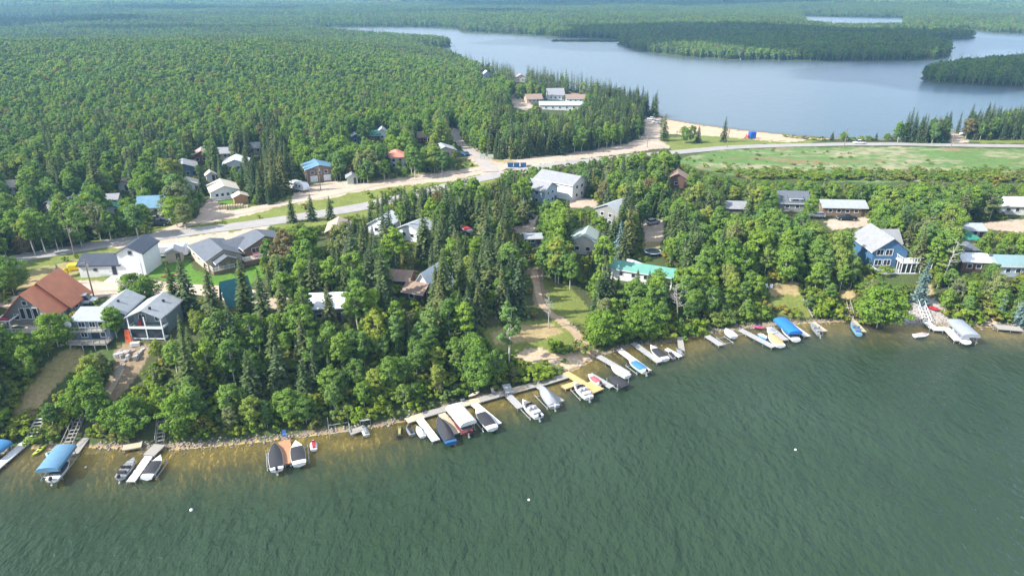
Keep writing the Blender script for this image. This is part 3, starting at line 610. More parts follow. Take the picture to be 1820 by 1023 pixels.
# ------------------------------------------------------------------ smaller houses, one row each
def cottage(label, u, v, W, L, H, rise, rz, axis, wall, roof, mark, vis, nF=2, nR=1, ww=1.1, wh=1.0, dr=True, cat='house', name='house', hip=0.0, porch=None, gar=0, z0=0.2, chim=False, mull=0):
    p = P(u, v); c, s = math.cos(R(rz)), math.sin(R(rz)); x, y = p.x - s * L/2, p.y + c * L/2
    h = house(label, (x, y, p.z + z0), rz, mark, cat, name, foot=max(W, L) * 0.58)
    ro = block(h, 0, 0, W, L, H, rise, axis, wall, roof, hip=hip, hip2=hip)
    zs = [1.45] if H < 4 else [1.3, H - 1.25]
    for z in zs:
        for k in range(nF):
            xx = -W/2 + W * (k + 1) / (nF + 1) + (0.0 if not dr else -0.35)
            if gar and z < 2: continue
            window(h, xx, -L/2, z, ww, wh, 0, WHITE, mull)
        for k in range(nR):
            yy = -L/2 + L * (k + 1) / (nR + 1); window(h, W/2, yy, z, ww, wh, math.pi/2); window(h, -W/2, yy, z, ww, wh, -math.pi/2)
    for k in range(gar): door(h, -W/2 + W * (k + 0.5) / gar, -L/2, 0, 2.6, 2.2, name='garage_door')
    if dr and not gar: door(h, W/2 - 0.9, -L/2, 0, 0.95, 2.0, m=M('dark_door', (0.06, 0.05, 0.05)))
    if chim: chimney(ro, 0.5, 0.8, H + rise * 0.8)
    if porch:
        deck(h, -W/2, W/2, -L/2 - porch, -L/2, 0.1, WOODT, legs=False); railing(h, [(-W/2, -L/2), (-W/2, -L/2-porch), (W/2-1.2, -L/2-porch)], 0.1, fill=False)
    if vis: clear(vis, p.y + (0 if abs(rz) < 20 else -1))
    return h, ro
cottage('white bungalow with a beige roof and four front windows by the gravel road', 402, 354, 8.4, 10, 2.7, 1.6, 28, 'y', SIDING, R_BEIGE, 'the white beige-roofed bungalow', [(358,332),(366,322),(402,320),(420,336),(421,352),(384,358),(362,346)], nF=4, ww=0.9, dr=False, porch=1.2)
cottage('low white garage with a beige roof left of the white bungalow', 338, 342, 6.5, 7, 2.3, 1.4, 28, 'y', SIDING, R_BEIGE, 'the low beige-roofed garage', [(322,326),(340,319),(352,328),(340,332)], nF=1, cat='garage', name='garage')
cottage('tiny white shed behind the white beige-roofed bungalow', 377, 322, 3.2, 3.6, 2.2, 1.0, 28, 'y', SIDING, R_BEIGE, 'the tiny white shed', [(366,314),(377,310),(386,316),(384,324),(370,324)], nF=0, nR=0, cat='shed', name='shed')
cottage('dark slate-blue house with a pale roof among trees', 330, 316, 8.5, 9, 3.4, 1.6, 24, 'y', SLATE, R_GREY, 'the slate-blue house', [(322,294),(330,290),(344,300),(344,312),(328,308)], nF=2)
cottage('small red-brown house with a faded pink roof at the forest edge', 360, 290, 7, 8, 2.8, 1.8, 20, 'y', M('rust_siding', (0.25, 0.10, 0.06)), M('faded_pink_roof', (0.42, 0.31, 0.29), 0.9), 'the pink-roofed house', [(344,266),(356,264),(366,276),(364,290),(350,286)], nF=2)
cottage('white house with a pale metal roof behind the spruces', 420, 306, 8.5, 9, 3.0, 1.6, 15, 'y', SIDING, R_WHITE, 'the pale-roofed house behind spruces', [(396,276),(410,271),(432,278),(424,290),(412,290)], nF=2)
cottage('grey-roofed cabin half hidden at the forest edge', 398, 284, 7, 7, 2.6, 1.5, 10, 'x', TAN, R_GREY, 'the grey forest-edge cabin', [(388,272),(406,270),(406,284),(390,284)], nF=2, cat='cabin', name='cabin')
cottage('low grey roof showing behind the spruce clump', 456, 274, 7, 7, 2.6, 1.4, 10, 'x', TAN, R_GREY, 'the low grey roof', [(444,262),(462,258),(464,270),(446,272)], nF=2, cat='cabin', name='cabin')
cottage('two-storey house with brown upper front, pale garage doors and blue metal roof', 571, 323, 9.4, 10, 4.6, 1.3, 24, 'y', BROWNS, R_BLUE, 'the blue-roofed brown house', [(532,296),(545,290),(572,290),(584,302),(584,322),(552,326),(536,316)], nF=3, ww=1.2, gar=2)
cottage('white two-storey house with a salmon pink roof', 708, 300, 7.6, 8, 4.4, 1.6, 14, 'y', SIDING, R_PINK, 'the salmon-roofed house', [(690,272),(700,263),(722,261),(722,272),(704,286),(700,292)], nF=2, hip=1.5)
cottage('pale-roofed bungalow left of the blue parked car', 792, 281, 9, 8, 2.8, 1.6, 18, 'y', TAN, R_LGREY, 'the pale bungalow by the junction', [(782,262),(792,259),(803,266),(798,271)], nF=2)
cottage('small white gable showing above the trees at the forest edge', 680, 250, 5, 7, 3.0, 2.2, 10, 'y', SIDING, R_WHITE, 'the small white gable', [(674,236),(686,232),(688,246),(678,246)], nF=1, dr=False, cat='cabin', name='cabin')
cottage('small blue-walled cabin with pale roof at the forest edge', 634, 256, 6, 6, 2.6, 1.5, 20, 'y', SLATE, R_LGREY, 'the blue-walled cabin', [(622,243),(636,242),(642,254),(626,254)], nF=1, cat='cabin', name='cabin')
cottage('small dark cabin with a green metal roof at the forest edge', 664, 251, 6, 6, 2.6, 1.5, 5, 'x', LOG, R_DGREEN, 'the green-roofed forest cabin', [(656,240),(672,240),(672,250),(658,250)], nF=1, cat='cabin', name='cabin')
cottage('dark red cabin in shade left of the junction', 752, 255, 7, 6, 2.8, 1.6, 5, 'x', M('barn_red', (0.16, 0.03, 0.025)), R_BROWN, 'the dark red cabin', [(743,243),(760,243),(760,254),(746,254)], nF=2, cat='cabin', name='cabin')
cottage('cottage with a bright blue metal roof and porch behind roadside trees', 272, 384, 8.5, 8, 2.8, 2.3, 10, 'x', SIDING, R_BLUE, 'the blue-roofed cottage', [(236,358),(250,350),(270,352),(284,366),(282,376),(262,370),(240,366)], nF=2, porch=1.5)
cottage('long low house with a dark slate roof deep in the left trees', 92, 384, 9, 13, 2.6, 1.9, -38, 'y', GREYS, R_SLATE, 'the dark-roofed left house', [(52,376),(66,364),(84,355),(98,358),(84,368)], nF=2, chim=True)
cottage('white shed with a dark green roof left of the blue-roofed cottage', 200, 385, 4.5, 5, 2.3, 1.3, 30, 'y', SIDING, R_DGREEN, 'the green-roofed white shed', [(186,366),(206,365),(206,372),(192,374)], nF=0, nR=0, cat='shed', name='shed')
cottage('small white shed with grey roof just behind the green-roofed shed', 199, 366, 4, 4, 2.2, 1.1, 10, 'x', SIDING, R_GREY, 'the grey-roofed white shed', [(189,354),(208,354),(208,365),(190,365)], nF=0, nR=0, cat='shed', name='shed')
cottage('white outhouse with a brown roof in the clearing behind', 221, 340, 3.5, 4, 2.4, 1.2, 20, 'y', SIDING, R_BROWN, 'the white outhouse', [(212,326),(230,324),(230,338),(214,338)], nF=0, nR=0, cat='shed', name='shed')
cottage('small cabin with a sandy roof at the far left edge', 22, 346, 5, 5, 2.6, 1.6, 10, 'x', SIDING, R_BEIGE, 'the sandy-roofed cabin', [(14,334),(32,334),(32,346),(16,346)], nF=1, cat='cabin', name='cabin')
cottage('small pale green shed on the gravel lot by the road', 627, 327, 3.6, 4, 2.3, 1.0, 15, 'y', M('pale_green', (0.42, 0.48, 0.42)), R_GREY, 'the pale green shed', [(615,312),(634,312),(634,328),(617,328)], nF=0, nR=0, cat='shed', name='shed')
cottage('open timber gate shelter with a pale roof beside the log row', 430, 362, 4.2, 3.4, 2.2, 0.9, 28, 'y', WOODR, R_BEIGE, 'the gate shelter', [(420,352),(432,346),(444,352),(444,364),(426,362)], nF=0, nR=0, dr=False, cat='shelter', name='shelter')
# ------------------------------------------------------------------ middle of the village
cottage('pale blue house with a dark blue gable and grey roof left of the white hall', 979, 362, 7, 9.5, 4.9, 1.9, 52, 'y', PALEBL, R_GREY, 'the pale blue house', [(948,332),(960,325),(985,328),(1002,335),(1002,350),(984,356),(956,350)], nF=2, nR=2)
cottage('large white hall with a long grey roof behind the pale blue house', 1030, 352, 9, 15, 5.2, 2.0, 52, 'y', SIDING, R_GREY, 'the white hall', [(978,325),(992,315),(1030,320),(1050,332),(1048,348),(1003,346)], nF=2)
cottage('grey two-storey house with a pale grey roof beside tall spruces', 1078, 402, 8.5, 10, 4.6, 1.9, -42, 'y', GREYS, R_LGREY, 'the grey two-storey house', [(1066,372),(1078,363),(1094,370),(1086,382),(1074,390)], nF=2, nR=2)
cottage('cottage with a grey-green roof between the bright green trees', 1037, 452, 8.5, 8, 2.9, 2.2, -14, 'y', CREAM, M('grey_green_roof', (0.30, 0.36, 0.33), 0.8), 'the grey-green roofed cottage', [(1014,436),(1020,424),(1052,428),(1062,436),(1052,448),(1030,446)], nF=2)
a, b = P(1106, 497), P(1168, 512); rzz = math.degrees(math.atan2(b.y - a.y, b.x - a.x))
cottage('long white trailer home with a seafoam green metal roof', 1138, 503, 15, 5.2, 2.7, 1.1, -24, 'x', SIDING, R_GREEN, 'the green-roofed trailer home', [(1098,472),(1106,464),(1148,476),(1140,490),(1108,490)], nF=4, ww=0.9)
cottage('blue shed with a pale flat roof left of the bright green tree', 949, 438, 4.5, 4, 2.3, 0.5, 5, 'x', SLATE, R_LGREY, 'the blue shed', [(940,420),(960,420),(960,434),(942,434)], nF=1, cat='shed', name='shed')
cottage('dark cabin with a rusty roof behind the spruces near the meadow', 1203, 334, 7, 7, 3.0, 1.9, -12, 'y', LOG, R_BROWN, 'the dark rusty-roofed cabin', [(1190,312),(1206,306),(1216,314),(1216,332),(1196,334)], nF=1, cat='cabin', name='cabin')
h, ro = cottage('dark-roofed house with a dormer in the right-hand woods', 1409, 376, 9, 7.5, 2.8, 2.6, -6, 'x', GREYS, R_SLATE, 'the dormer house', [(1386,348),(1400,343),(1424,344),(1432,358),(1430,374),(1388,374)], nF=2)
block(h, 0.4, -2.2, 3.4, 2.6, 1.2, 0.35, axis='x', wall=SIDING, roof=R_SLATE, z0=2.9, down=0.2); window(h, 0.4, -3.5, 3.5, 1.8, 0.6, mull=1)
cottage('long brown bungalow with a pale metal roof beside the dark pickup', 1499, 384, 13, 6.5, 2.7, 1.3, -4, 'x', BROWNS, R_LGREY, 'the pale-roofed brown bungalow', [(1468,366),(1478,361),(1520,361),(1530,374),(1516,380),(1474,380)], nF=4)
cottage('grey garage roof in the trees left of the dormer house', 1306, 384, 6.5, 6, 2.5, 1.2, -5, 'x', GREYS, R_GREY, 'the grey garage', [(1288,362),(1324,360),(1326,376),(1290,376)], nF=0, cat='garage', name='garage')
cottage('brown cabin with a sandy tan roof in the trees above the lake', 601, 432, 5.5, 8, 3.2, 1.4, 8, 'y', BROWNS, M('tan_roof', (0.42, 0.31, 0.24), 0.9), 'the tan-roofed cabin', [(558,408),(562,402),(582,402),(586,418),(580,440),(566,440)], nF=1, cat='cabin', name='cabin')
cottage('white metal roof between spruces above the tan-roofed cabin', 672, 418, 6, 8, 2.8, 1.8, -20, 'y', SIDING, R_WHITE, 'the white metal roof', [(650,394),(664,388),(678,392),(672,412),(656,410)], nF=1)
cottage('grey-roofed white cottage right of the white metal roof', 728, 428, 8, 7, 2.8, 1.6, -30, 'y', SIDING, R_LGREY, 'the grey-roofed white cottage', [(700,404),(716,402),(742,412),(740,428),(712,420)], nF=2)
cottage('steep white roofed A-frame cottage beside a brown roof in the spruces', 752, 530, 6, 8, 1.4, 4.4, -26, 'y', SIDING, R_WHITE, 'the white A-frame', [(734,506),(758,488),(764,500),(752,530),(744,530)], nF=0, nR=0, cat='cabin', name='cabin')
cottage('small brown-roofed cabin attached beside the white A-frame', 735, 538, 4.5, 5, 2.4, 1.2, -20, 'x', LOG, R_BROWN, 'the brown-roofed cabin', [(726,522),(738,517),(739,527)], nF=1, cat='cabin', name='cabin')
cottage('rust-brown shed roof left of the white A-frame', 710, 514, 4.5, 5, 2.3, 1.2, -10, 'x', LOG, R_BROWN, 'the rust-brown shed', [(700,504),(714,500),(718,507)], nF=0, nR=0, cat='shed', name='shed')
cottage('grey cottage with pale metal roof hidden in trees above the shore', 582, 574, 6.5, 7, 3.4, 1.5, 5, 'x', GBLUE, R_WHITE, 'the hidden pale-roofed cottage', [(570,544),(600,540),(606,556),(600,572),(576,572)], nF=2)
# ------------------------------------------------------------------ right-hand lake front
h = house('blue three-level lake house with a grey roof and white screened porch', (94.6, 165.0, 3.4), 0, 'the blue lake house', foot=8); h.scale = (1.12, 1.0, 1.12)
ro = block(h, 0, 0.5, 7.6, 11.5, 6.0, 2.8, wall=BLUES, roof=R_GREY, oh=0.5)
block(h, 2.6, 7.6, 9.0, 6.0, 4.8, 2.2, axis='x', wall=BLUES, roof=R_GREY)
for z in (3.1, 5.5):
    for x in (-2.3, -0.3): window(h, x, -5.25, z, 1.5, 1.3, mull=1)
window(h, -1.6, -5.25, 0.9, 1.2, 1.2)
deck(h, -3.8, 1.6, -8.4, -5.25, 1.6, WHITE); railing(h, [(-3.8, -5.3), (-3.8, -8.4), (1.2, -8.4)], 1.6)
MB().box(1.6, 5.9, -8.4, -4.9, -2.0, 1.5).build('porch_base', BLUES, h)
MB().box(1.7, 5.8, -8.3, -5.0, 1.65, 3.9).build('porch_screen', GLASS, h)
pf = MB()
for x in (1.65, 2.7, 3.75, 4.8, 5.85): pf.box(x-0.07, x+0.07, -8.42, -8.28, 1.5, 4.0)
for y in (-7.3, -6.2, -5.1): pf.box(5.76, 5.92, y-0.07, y+0.07, 1.5, 4.0).box(1.58, 1.74, y-0.07, y+0.07, 1.5, 4.0)
pf.box(1.5, 6.0, -8.5, -4.9, 3.95, 4.15).box(1.5, 6.0, -8.46, -8.26, 1.5, 1.7).build('porch_frame', WHITE, h)
railing(h, [(1.55, -5.1), (1.55, -8.4), (5.95, -8.4), (5.95, -5.1)], 4.15, h=1.05, posts=0.6, fill=False)
clear([(1524,400),(1545,396),(1578,400),(1594,414),(1616,442),(1640,448),(1640,480),(1620,500),(1590,500),(1568,490),(1556,470),(1554,446),(1545,432),(1530,415)], 156)
cottage('cottage with a pale metal roof and dark porch right of the bare white birch', 1731, 484, 6.5, 6, 2.8, 0.9, -5, 'x', LOG, R_WHITE, 'the pale-roofed porch cottage', [(1708,462),(1722,456),(1738,460),(1740,478),(1728,484),(1702,490),(1698,478)], nF=2)
cottage('small green-roofed shed behind the pale-roofed porch cottage', 1724, 440, 4.5, 4.5, 2.4, 1.3, 0, 'y', SIDING, R_DGREEN, 'the small green-roofed shed', [(1706,428),(1716,422),(1732,432),(1730,440),(1714,438)], nF=0, nR=0, cat='shed', name='shed', hip=1.6)
cottage('dark shed with a small slate hip roof just above the porch cottage', 1722, 458, 4, 4, 2.2, 1.2, 0, 'y', LOG, R_SLATE, 'the slate hip shed', [(1712,448),(1722,444),(1732,450),(1730,458)], nF=0, nR=0, cat='shed', name='shed', hip=1.4)
cottage('low building with a mottled grey metal roof near the right driveway', 1725, 424, 7, 6, 2.4, 1.0, -3, 'x', TAN, R_LGREY, 'the mottled grey roof', [(1704,412),(1744,412),(1746,424),(1706,424)], nF=2)
cottage('pale-roofed white bungalow at the right edge beside the driveway', 1808, 382, 11, 8, 2.8, 1.6, -5, 'x', SIDING, R_WHITE, 'the right-edge white bungalow', [(1778,362),(1830,354),(1830,384),(1786,378)], nF=3)
cottage('small cabin with a green roof in the woods left of the right-edge bungalow', 1728, 384, 7, 6, 2.6, 1.4, -5, 'x', LOG, R_DGREEN, 'the green woods cabin', None, nF=1, cat='cabin', name='cabin')
cottage('cottage under a turquoise roof hidden behind trees at the right edge', 1800, 492, 7, 7, 2.8, 1.4, -5, 'x', PALEBL, M('turquoise_roof', (0.20, 0.31, 0.33), 0.6), 'the turquoise roof', [(1776,470),(1806,468),(1810,484),(1790,486)], nF=2)
# ------------------------------------------------------------------ the resort by the far lake
cottage('long shed with a pale blue metal roof at the far lake resort', 996, 196, 25, 8, 3.0, 1.4, -1, 'x', SIDING, M('pale_blue_metal', (0.46, 0.58, 0.66), 0.5), 'the long pale blue shed', [(962,182),(1028,178),(1030,190),(964,196)], nF=5, cat='shed', name='shed')
cottage('white gabled lodge with grey roof at the far lake resort', 988, 178, 11, 11, 3.4, 3.2, 4, 'x', SIDING, R_GREY, 'the white gabled lodge', [(970,166),(976,154),(1000,152),(1004,166),(1000,176),(974,176)], nF=3)
cottage('white building with brown roof right of the lodge', 1024, 184, 13, 8, 3.0, 1.9, -2, 'x', SIDING, R_BROWN, 'the brown-roofed resort building', [(1002,174),(1012,166),(1040,166),(1038,180),(1010,182)], nF=3)
cottage('tan cottage with brown roof at the resort parking', 950, 184, 10, 9, 2.8, 2.2, 10, 'x', TAN, R_BROWN, 'the tan resort cottage', [(926,164),(942,158),(960,160),(964,178),(944,184),(930,178)], nF=3)
cottage('cottage with a dusty pink roof between the resort trees', 926, 146, 9, 9, 3.2, 2.4, 5, 'y', CREAM, M('dusty_pink_roof', (0.36, 0.26, 0.25), 0.9), 'the dusty pink resort roof', [(916,124),(932,124),(934,142),(918,146)], nF=2)
cottage('pale blue cabin at the upper edge of the resort', 866, 140, 6, 8, 3.4, 2.4, 12, 'y', PALEBL, R_WHITE, 'the pale blue resort cabin', [(852,122),(878,122),(878,134),(856,136)], nF=1, cat='cabin', name='cabin')
# ------------------------------------------------------------------ docks, stairs
def seg(a, b, z):
    (ax, ay), (bx, by) = PZ(*a, z), PZ(*b, z); L = math.hypot(bx-ax, by-ay); return ax, ay, bx, by, L, math.atan2(by-ay, bx-ax)
def dock(label, a, b, w, m, z=0.5, grp='docks along the near shore', name='dock', sections=None, mark=None):
    ax, ay, bx, by, L, an = seg(a, b, z); d = thing(name, label, 'dock', (ax, ay, 0), an, grp, mark)
    n = sections or max(int(round(L / 2.6)), 1); l = L / n
    pm = cached(('dk', round(l, 2), w, m.name), lambda: _dksec(l, w).mesh('deck_section', m))
    pp = cached(('dp', w), lambda: MB().tube((0, w/2+0.03, -1.6), (0, w/2+0.03, 0.12), 0.045).tube((0, -w/2-0.03, -1.6), (0, -w/2-0.03, 0.12), 0.045).box(-0.04, 0.04, -w/2, w/2, -0.26, -0.2).mesh('legs', METAL))
    for k in range(n): put('deck_section', pm, d, (l * k, 0, z))
    for k in range(n + 1): put('support', pp, d, (min(max(l * k, 0.06), L - 0.06), 0, z))
    return d
def _dksec(l, w):
    b = MB(); n = max(int(l / 0.3), 1)
    for k in range(n): b.box(l*k/n+0.012, l*(k+1)/n-0.012, -w/2, w/2, -0.05, 0)
    return b.box(0.005, l-0.005, -w/2, -w/2+0.06, -0.2, -0.052).box(0.005, l-0.005, w/2-0.06, w/2, -0.2, -0.052)
dock('long white dock at the far left below the white stairs', (62,771), (-22,842), 1.5, DOCKW, 0.6)
dock('short grey boat ramp right of the second stairs', (152,777), (131,806), 1.4, WOODG, 0.5)
dock('white dock between the silver boat and the black-covered boat', (270,802), (232,855), 1.3, DOCKW, 0.6)
dock('grey wooden landing at the shore end of the white dock', (284,789), (264,808), 2.0, WOODG, 0.85)
dock('red-brown wooden dock between two boats with black covers', (505,782), (513,823), 1.9, WOODR, 0.7)
dock('white dock right of the three jet skis', (746,744), (775,782), 1.35, DOCKW, 0.6)
dock('tan dock left of the white-canopied pontoon boat', (785,734), (814,769), 1.35, WOODT, 0.6)
dock('white dock right of the boat with the dark cover', (841,715), (886,753), 1.35, DOCKW, 0.6)
dock('grey dock left of the open white runabout', (897,695), (926,724), 1.35, DOCKG, 0.6)
dock('grey dock behind the boat under a pointed grey cover', (956,684), (998,713), 1.35, DOCKG, 0.6)
dock('new yellow wood dock leading off the boardwalk end', (1005,661), (1046,686), 1.5, WOODN, 0.65)
dock('wide yellow wood platform at the end of the new dock', (1040,681), (1062,695), 3.2, WOODN, 0.62)
dock('short yellow wood finger beside the new dock', (1001,688), (1024,680), 1.4, WOODN, 0.6)
dock('grey dock between the red-striped boat and the dark lift', (1048,664), (1088,687), 1.3, DOCKG, 0.6)
dock('long grey dock beside the boat with the white cover', (1064,632), (1116,662), 1.35, DOCKG, 0.6)
dock('white dock with the blue-covered boat beside it', (1100,620), (1153,659), 1.4, DOCKW, 0.65)
dock('long bent grey dock left of the white boat with dark cover', (1126,609), (1173,643), 1.35, DOCKG, 0.6)
dock('narrow white dock between two grey jet skis', (1184,619), (1210,633), 1.0, DOCKW, 0.6)
dock('narrow grey gangway up to the bank right of the jet skis', (1208,598), (1212,622), 1.2, WOODG, 0.9)
dock('short grey dock below the bare slope', (1257,596), (1283,613), 1.4, DOCKG, 0.6)
dock('long grey dock left of the orange-covered boat', (1316,585), (1376,616), 1.4, DOCKG, 0.7)
dock('grey dock between the orange-covered and blue-canopied boats', (1366,580), (1397,604), 1.4, DOCKG, 0.6)
dock('white dock right of the blue-canopied boat', (1402,574), (1435,597), 1.5, DOCKW, 0.6)
dock('short pale dock beside the moored aluminium boat', (1444,572), (1467,588), 1.2, WOODT, 0.6)
dock('small tan dock beside the blue rowing boat', (1511,563), (1536,589), 1.1, WOODT, 0.6)
dock('white dock section at the foot of the rock slope', (1646,571), (1660,583), 1.6, DOCKW, 0.8)
dock('white dock section bridging to the grey-canopied lift', (1656,583), (1690,584), 1.6, DOCKW, 0.8)
dock('white dock section beside the grey-canopied pontoon boat', (1683,583), (1704,605), 1.6, DOCKW, 0.8)
dock('weathered low wooden platform by the blue spruce at right', (1770,580), (1816,584), 2.2, WOODG, 0.7)
dock('broken tan wood platform on the stones left of the white dock', (218,795), (252,789), 1.5, WOODT, 0.7)
dock('old brown timber platform beside the shore table', (622,768), (644,760), 1.4, WOODG, 0.7)
dock('grey board ramp leading from the boardwalk into the bushes', (899,682), (906,697), 1.5, DOCKG, 1.2)
# boardwalk along the shore
bw = thing('boardwalk', 'long weathered boardwalk following the shoreline past the docks', 'boardwalk', (*PZ(722,747,0.55), 0), 0, None, 'the boardwalk')
bp = [(722,747),(752,737),(786,727),(820,718),(852,710),(880,702),(905,695),(935,687),(965,680),(1010,666)]
for k, (a, b) in enumerate(zip(bp[:-1], bp[1:])):
    ax, ay, bx, by, L, an = seg(a, b, 0.6); o = link('deck_section', _dksec(L - 0.02, 1.7).mesh('deck_section', [WOODT, WOODG, WOODG][k % 3]), bw)
    o.location = (ax - bw.location.x, ay - bw.location.y, 0.6 + 0.012 * (k % 2)); o.rotation_euler = (0, 0, an)
    s = put('support', cached('bws', lambda: MB().tube((0, 0.75, -1.5), (0, 0.75, -0.05), 0.07).tube((0, -0.75, -1.5), (0, -0.75, -0.05), 0.07).mesh('support', WOODG)), bw, (ax - bw.location.x, ay - bw.location.y, 0.55), an)
def stairs(label, lo, hi, w, m, rail=None, zlo=0.6, zhi=None, n=None, mark=None, lift=0.25):
    a = P(*lo, zlo); b = P(*hi, lift) if zhi is None else Vector((*PZ(*hi, zhi), zhi))
    a = Vector((a.x, a.y, max(a.z, zlo))); d = b - a; L = math.hypot(d.x, d.y); an = math.atan2(d.y, d.x); rise = d.z
    t = thing('stairs', label, 'stairs', a, an, 'stairs up the bank', mark)
    n = n or max(int(abs(rise) / 0.19), 4); FOOT.append(((a.x+b.x)/2, (a.y+b.y)/2, 1.6))
    tr = cached(('tr', w, m.name), lambda: MB().box(-0.15, 0.15, -w/2, w/2, -0.05, 0).mesh('tread', m))
    for k in range(n): put('tread', tr, t, (L * (k+0.5) / n, 0, rise * (k+0.5) / n + 0.05))
    for s in (-1, 1):
        MB().add([(0, s*w/2-0.04, -0.25), (L, s*w/2-0.04, rise-0.25), (L, s*w/2+0.04, rise-0.25), (0, s*w/2+0.04, -0.25), (0, s*w/2-0.04, 0.06), (L, s*w/2-0.04, rise+0.06), (L, s*w/2+0.04, rise+0.06), (0, s*w/2+0.04, 0.06)],
                 [(0,3,2,1),(4,5,6,7),(0,1,5,4),(1,2,6,5),(2,3,7,6),(3,0,4,7)]).build('stringer', m, t)
        if rail:
            q = MB().tube((0, s*w/2, 0.95), (L, s*w/2, rise+0.95), 0.05, n=4); k_ = max(int(L/1.6), 2)
            for k in range(k_+1): q.box(L*k/k_-0.045, L*k/k_+0.045, s*w/2-0.045, s*w/2+0.045, rise*k/k_-1.0, rise*k/k_+0.95)
            q.build('railing', rail, t)
    return t
stairs('white wooden stairs above the far-left white dock', (52,784), (75,735), 1.5, DOCKW, None, mark='the white stairs')
stairs('weathered railed stairs behind the pale blue pedal boat', (118,795), (143,740), 1.3, WOODG, WOODG, mark='the weathered railed stairs')
stairs('shaded dark stairs above the black-covered boat', (284,786), (288,745), 1.2, WOODG, WOODG)
stairs('pale plank path of steps climbing to the white-porched cottage', (190,704), (217,655), 0.9, WOODT, None, lift=0.1, zlo=0.1, n=22)
stairs('upper plank steps below the white-porched cottage patio', (206,668), (219,646), 0.9, WOODG, None, lift=0.1, zlo=0.1, n=14)
stairs('wide wooden patio steps below the white-porched cottage', (213,640), (224,628), 2.2, WOODG, None, lift=0.1, zlo=0.1, n=5)
stairs('narrow dark steps cut into the green slope', (1448,562), (1430,528), 0.9, WOODG, None, lift=0.1)
stairs('thin pale steps above the blue rowing boat', (1513,565), (1505,535), 0.9, WOODT, WOODT, lift=0.1)
stairs('white railed stairs down the rock slope at right', (1648,572), (1638,545), 1.3, DOCKW, WHITE, mark='the white railed stairs')
stairs('upper white railed stairs beside the blue spruce', (1639,547), (1630,524), 1.3, PALEBL, WHITE)
stairs('small board steps on the bare slope above the short grey dock', (1248,590), (1232,572), 1.0, WOODG, None, lift=0.1)
clear([(20,735),(78,733),(72,745),(60,785),(0,830),(0,800)], 90); clear([(110,742),(148,738),(150,778),(128,800)], 92)
clear([(185,705),(200,672),(215,640),(225,598),(262,600),(250,640),(225,665),(222,690),(200,714)], 108)
clear([(278,750),(296,744),(296,800),(270,800)], 92); clear([(1424,528),(1436,526),(1456,562),(1444,566)], 138); clear([(1502,532),(1508,532),(1520,566),(1512,568)], 138)
clear([(1594,548),(1626,520),(1660,528),(1676,548),(1692,580),(1580,582)], 136)
# ------------------------------------------------------------------ boats
def hull_rings(L, B, D, n=9, bowf=0.03, top=0.0):
    rings = []
    for k in range(n):
        s = k / (n - 1); w = B/2 * (0.86 + 0.14 * min(s / 0.35, 1)) * (1 - max((s - 0.42) / 0.58, 0) ** 2.1 * (1 - bowf))
        z1 = D * (0.92 + 0.22 * s * s) + top; zk = D * (0.0 + 0.45 * max((s - 0.6) / 0.4, 0) ** 2); zc = zk + (z1 - zk) * 0.38; x = -L/2 + L * s
        rings.append([(x, -w, z1), (x, -w*0.88, zc), (x, 0, zk), (x, w*0.88, zc), (x, w, z1), (x, w*0.5, z1+0.05), (x, 0, z1+0.07), (x, -w*0.5, z1+0.05)])
    return rings
def motor(par, L, m=BLACK):
    MB().box(-L/2-0.5, -L/2+0.02, -0.2, 0.2, 0.75, 1.3).build('outboard_motor', m, par, bev=0.08)
    MB().box(-L/2-0.4, -L/2-0.12, -0.09, 0.09, -0.35, 0.76).box(-L/2-0.6, -L/2-0.1, -0.14, 0.14, -0.1, -0.02).build('motor_leg', METAL, par)
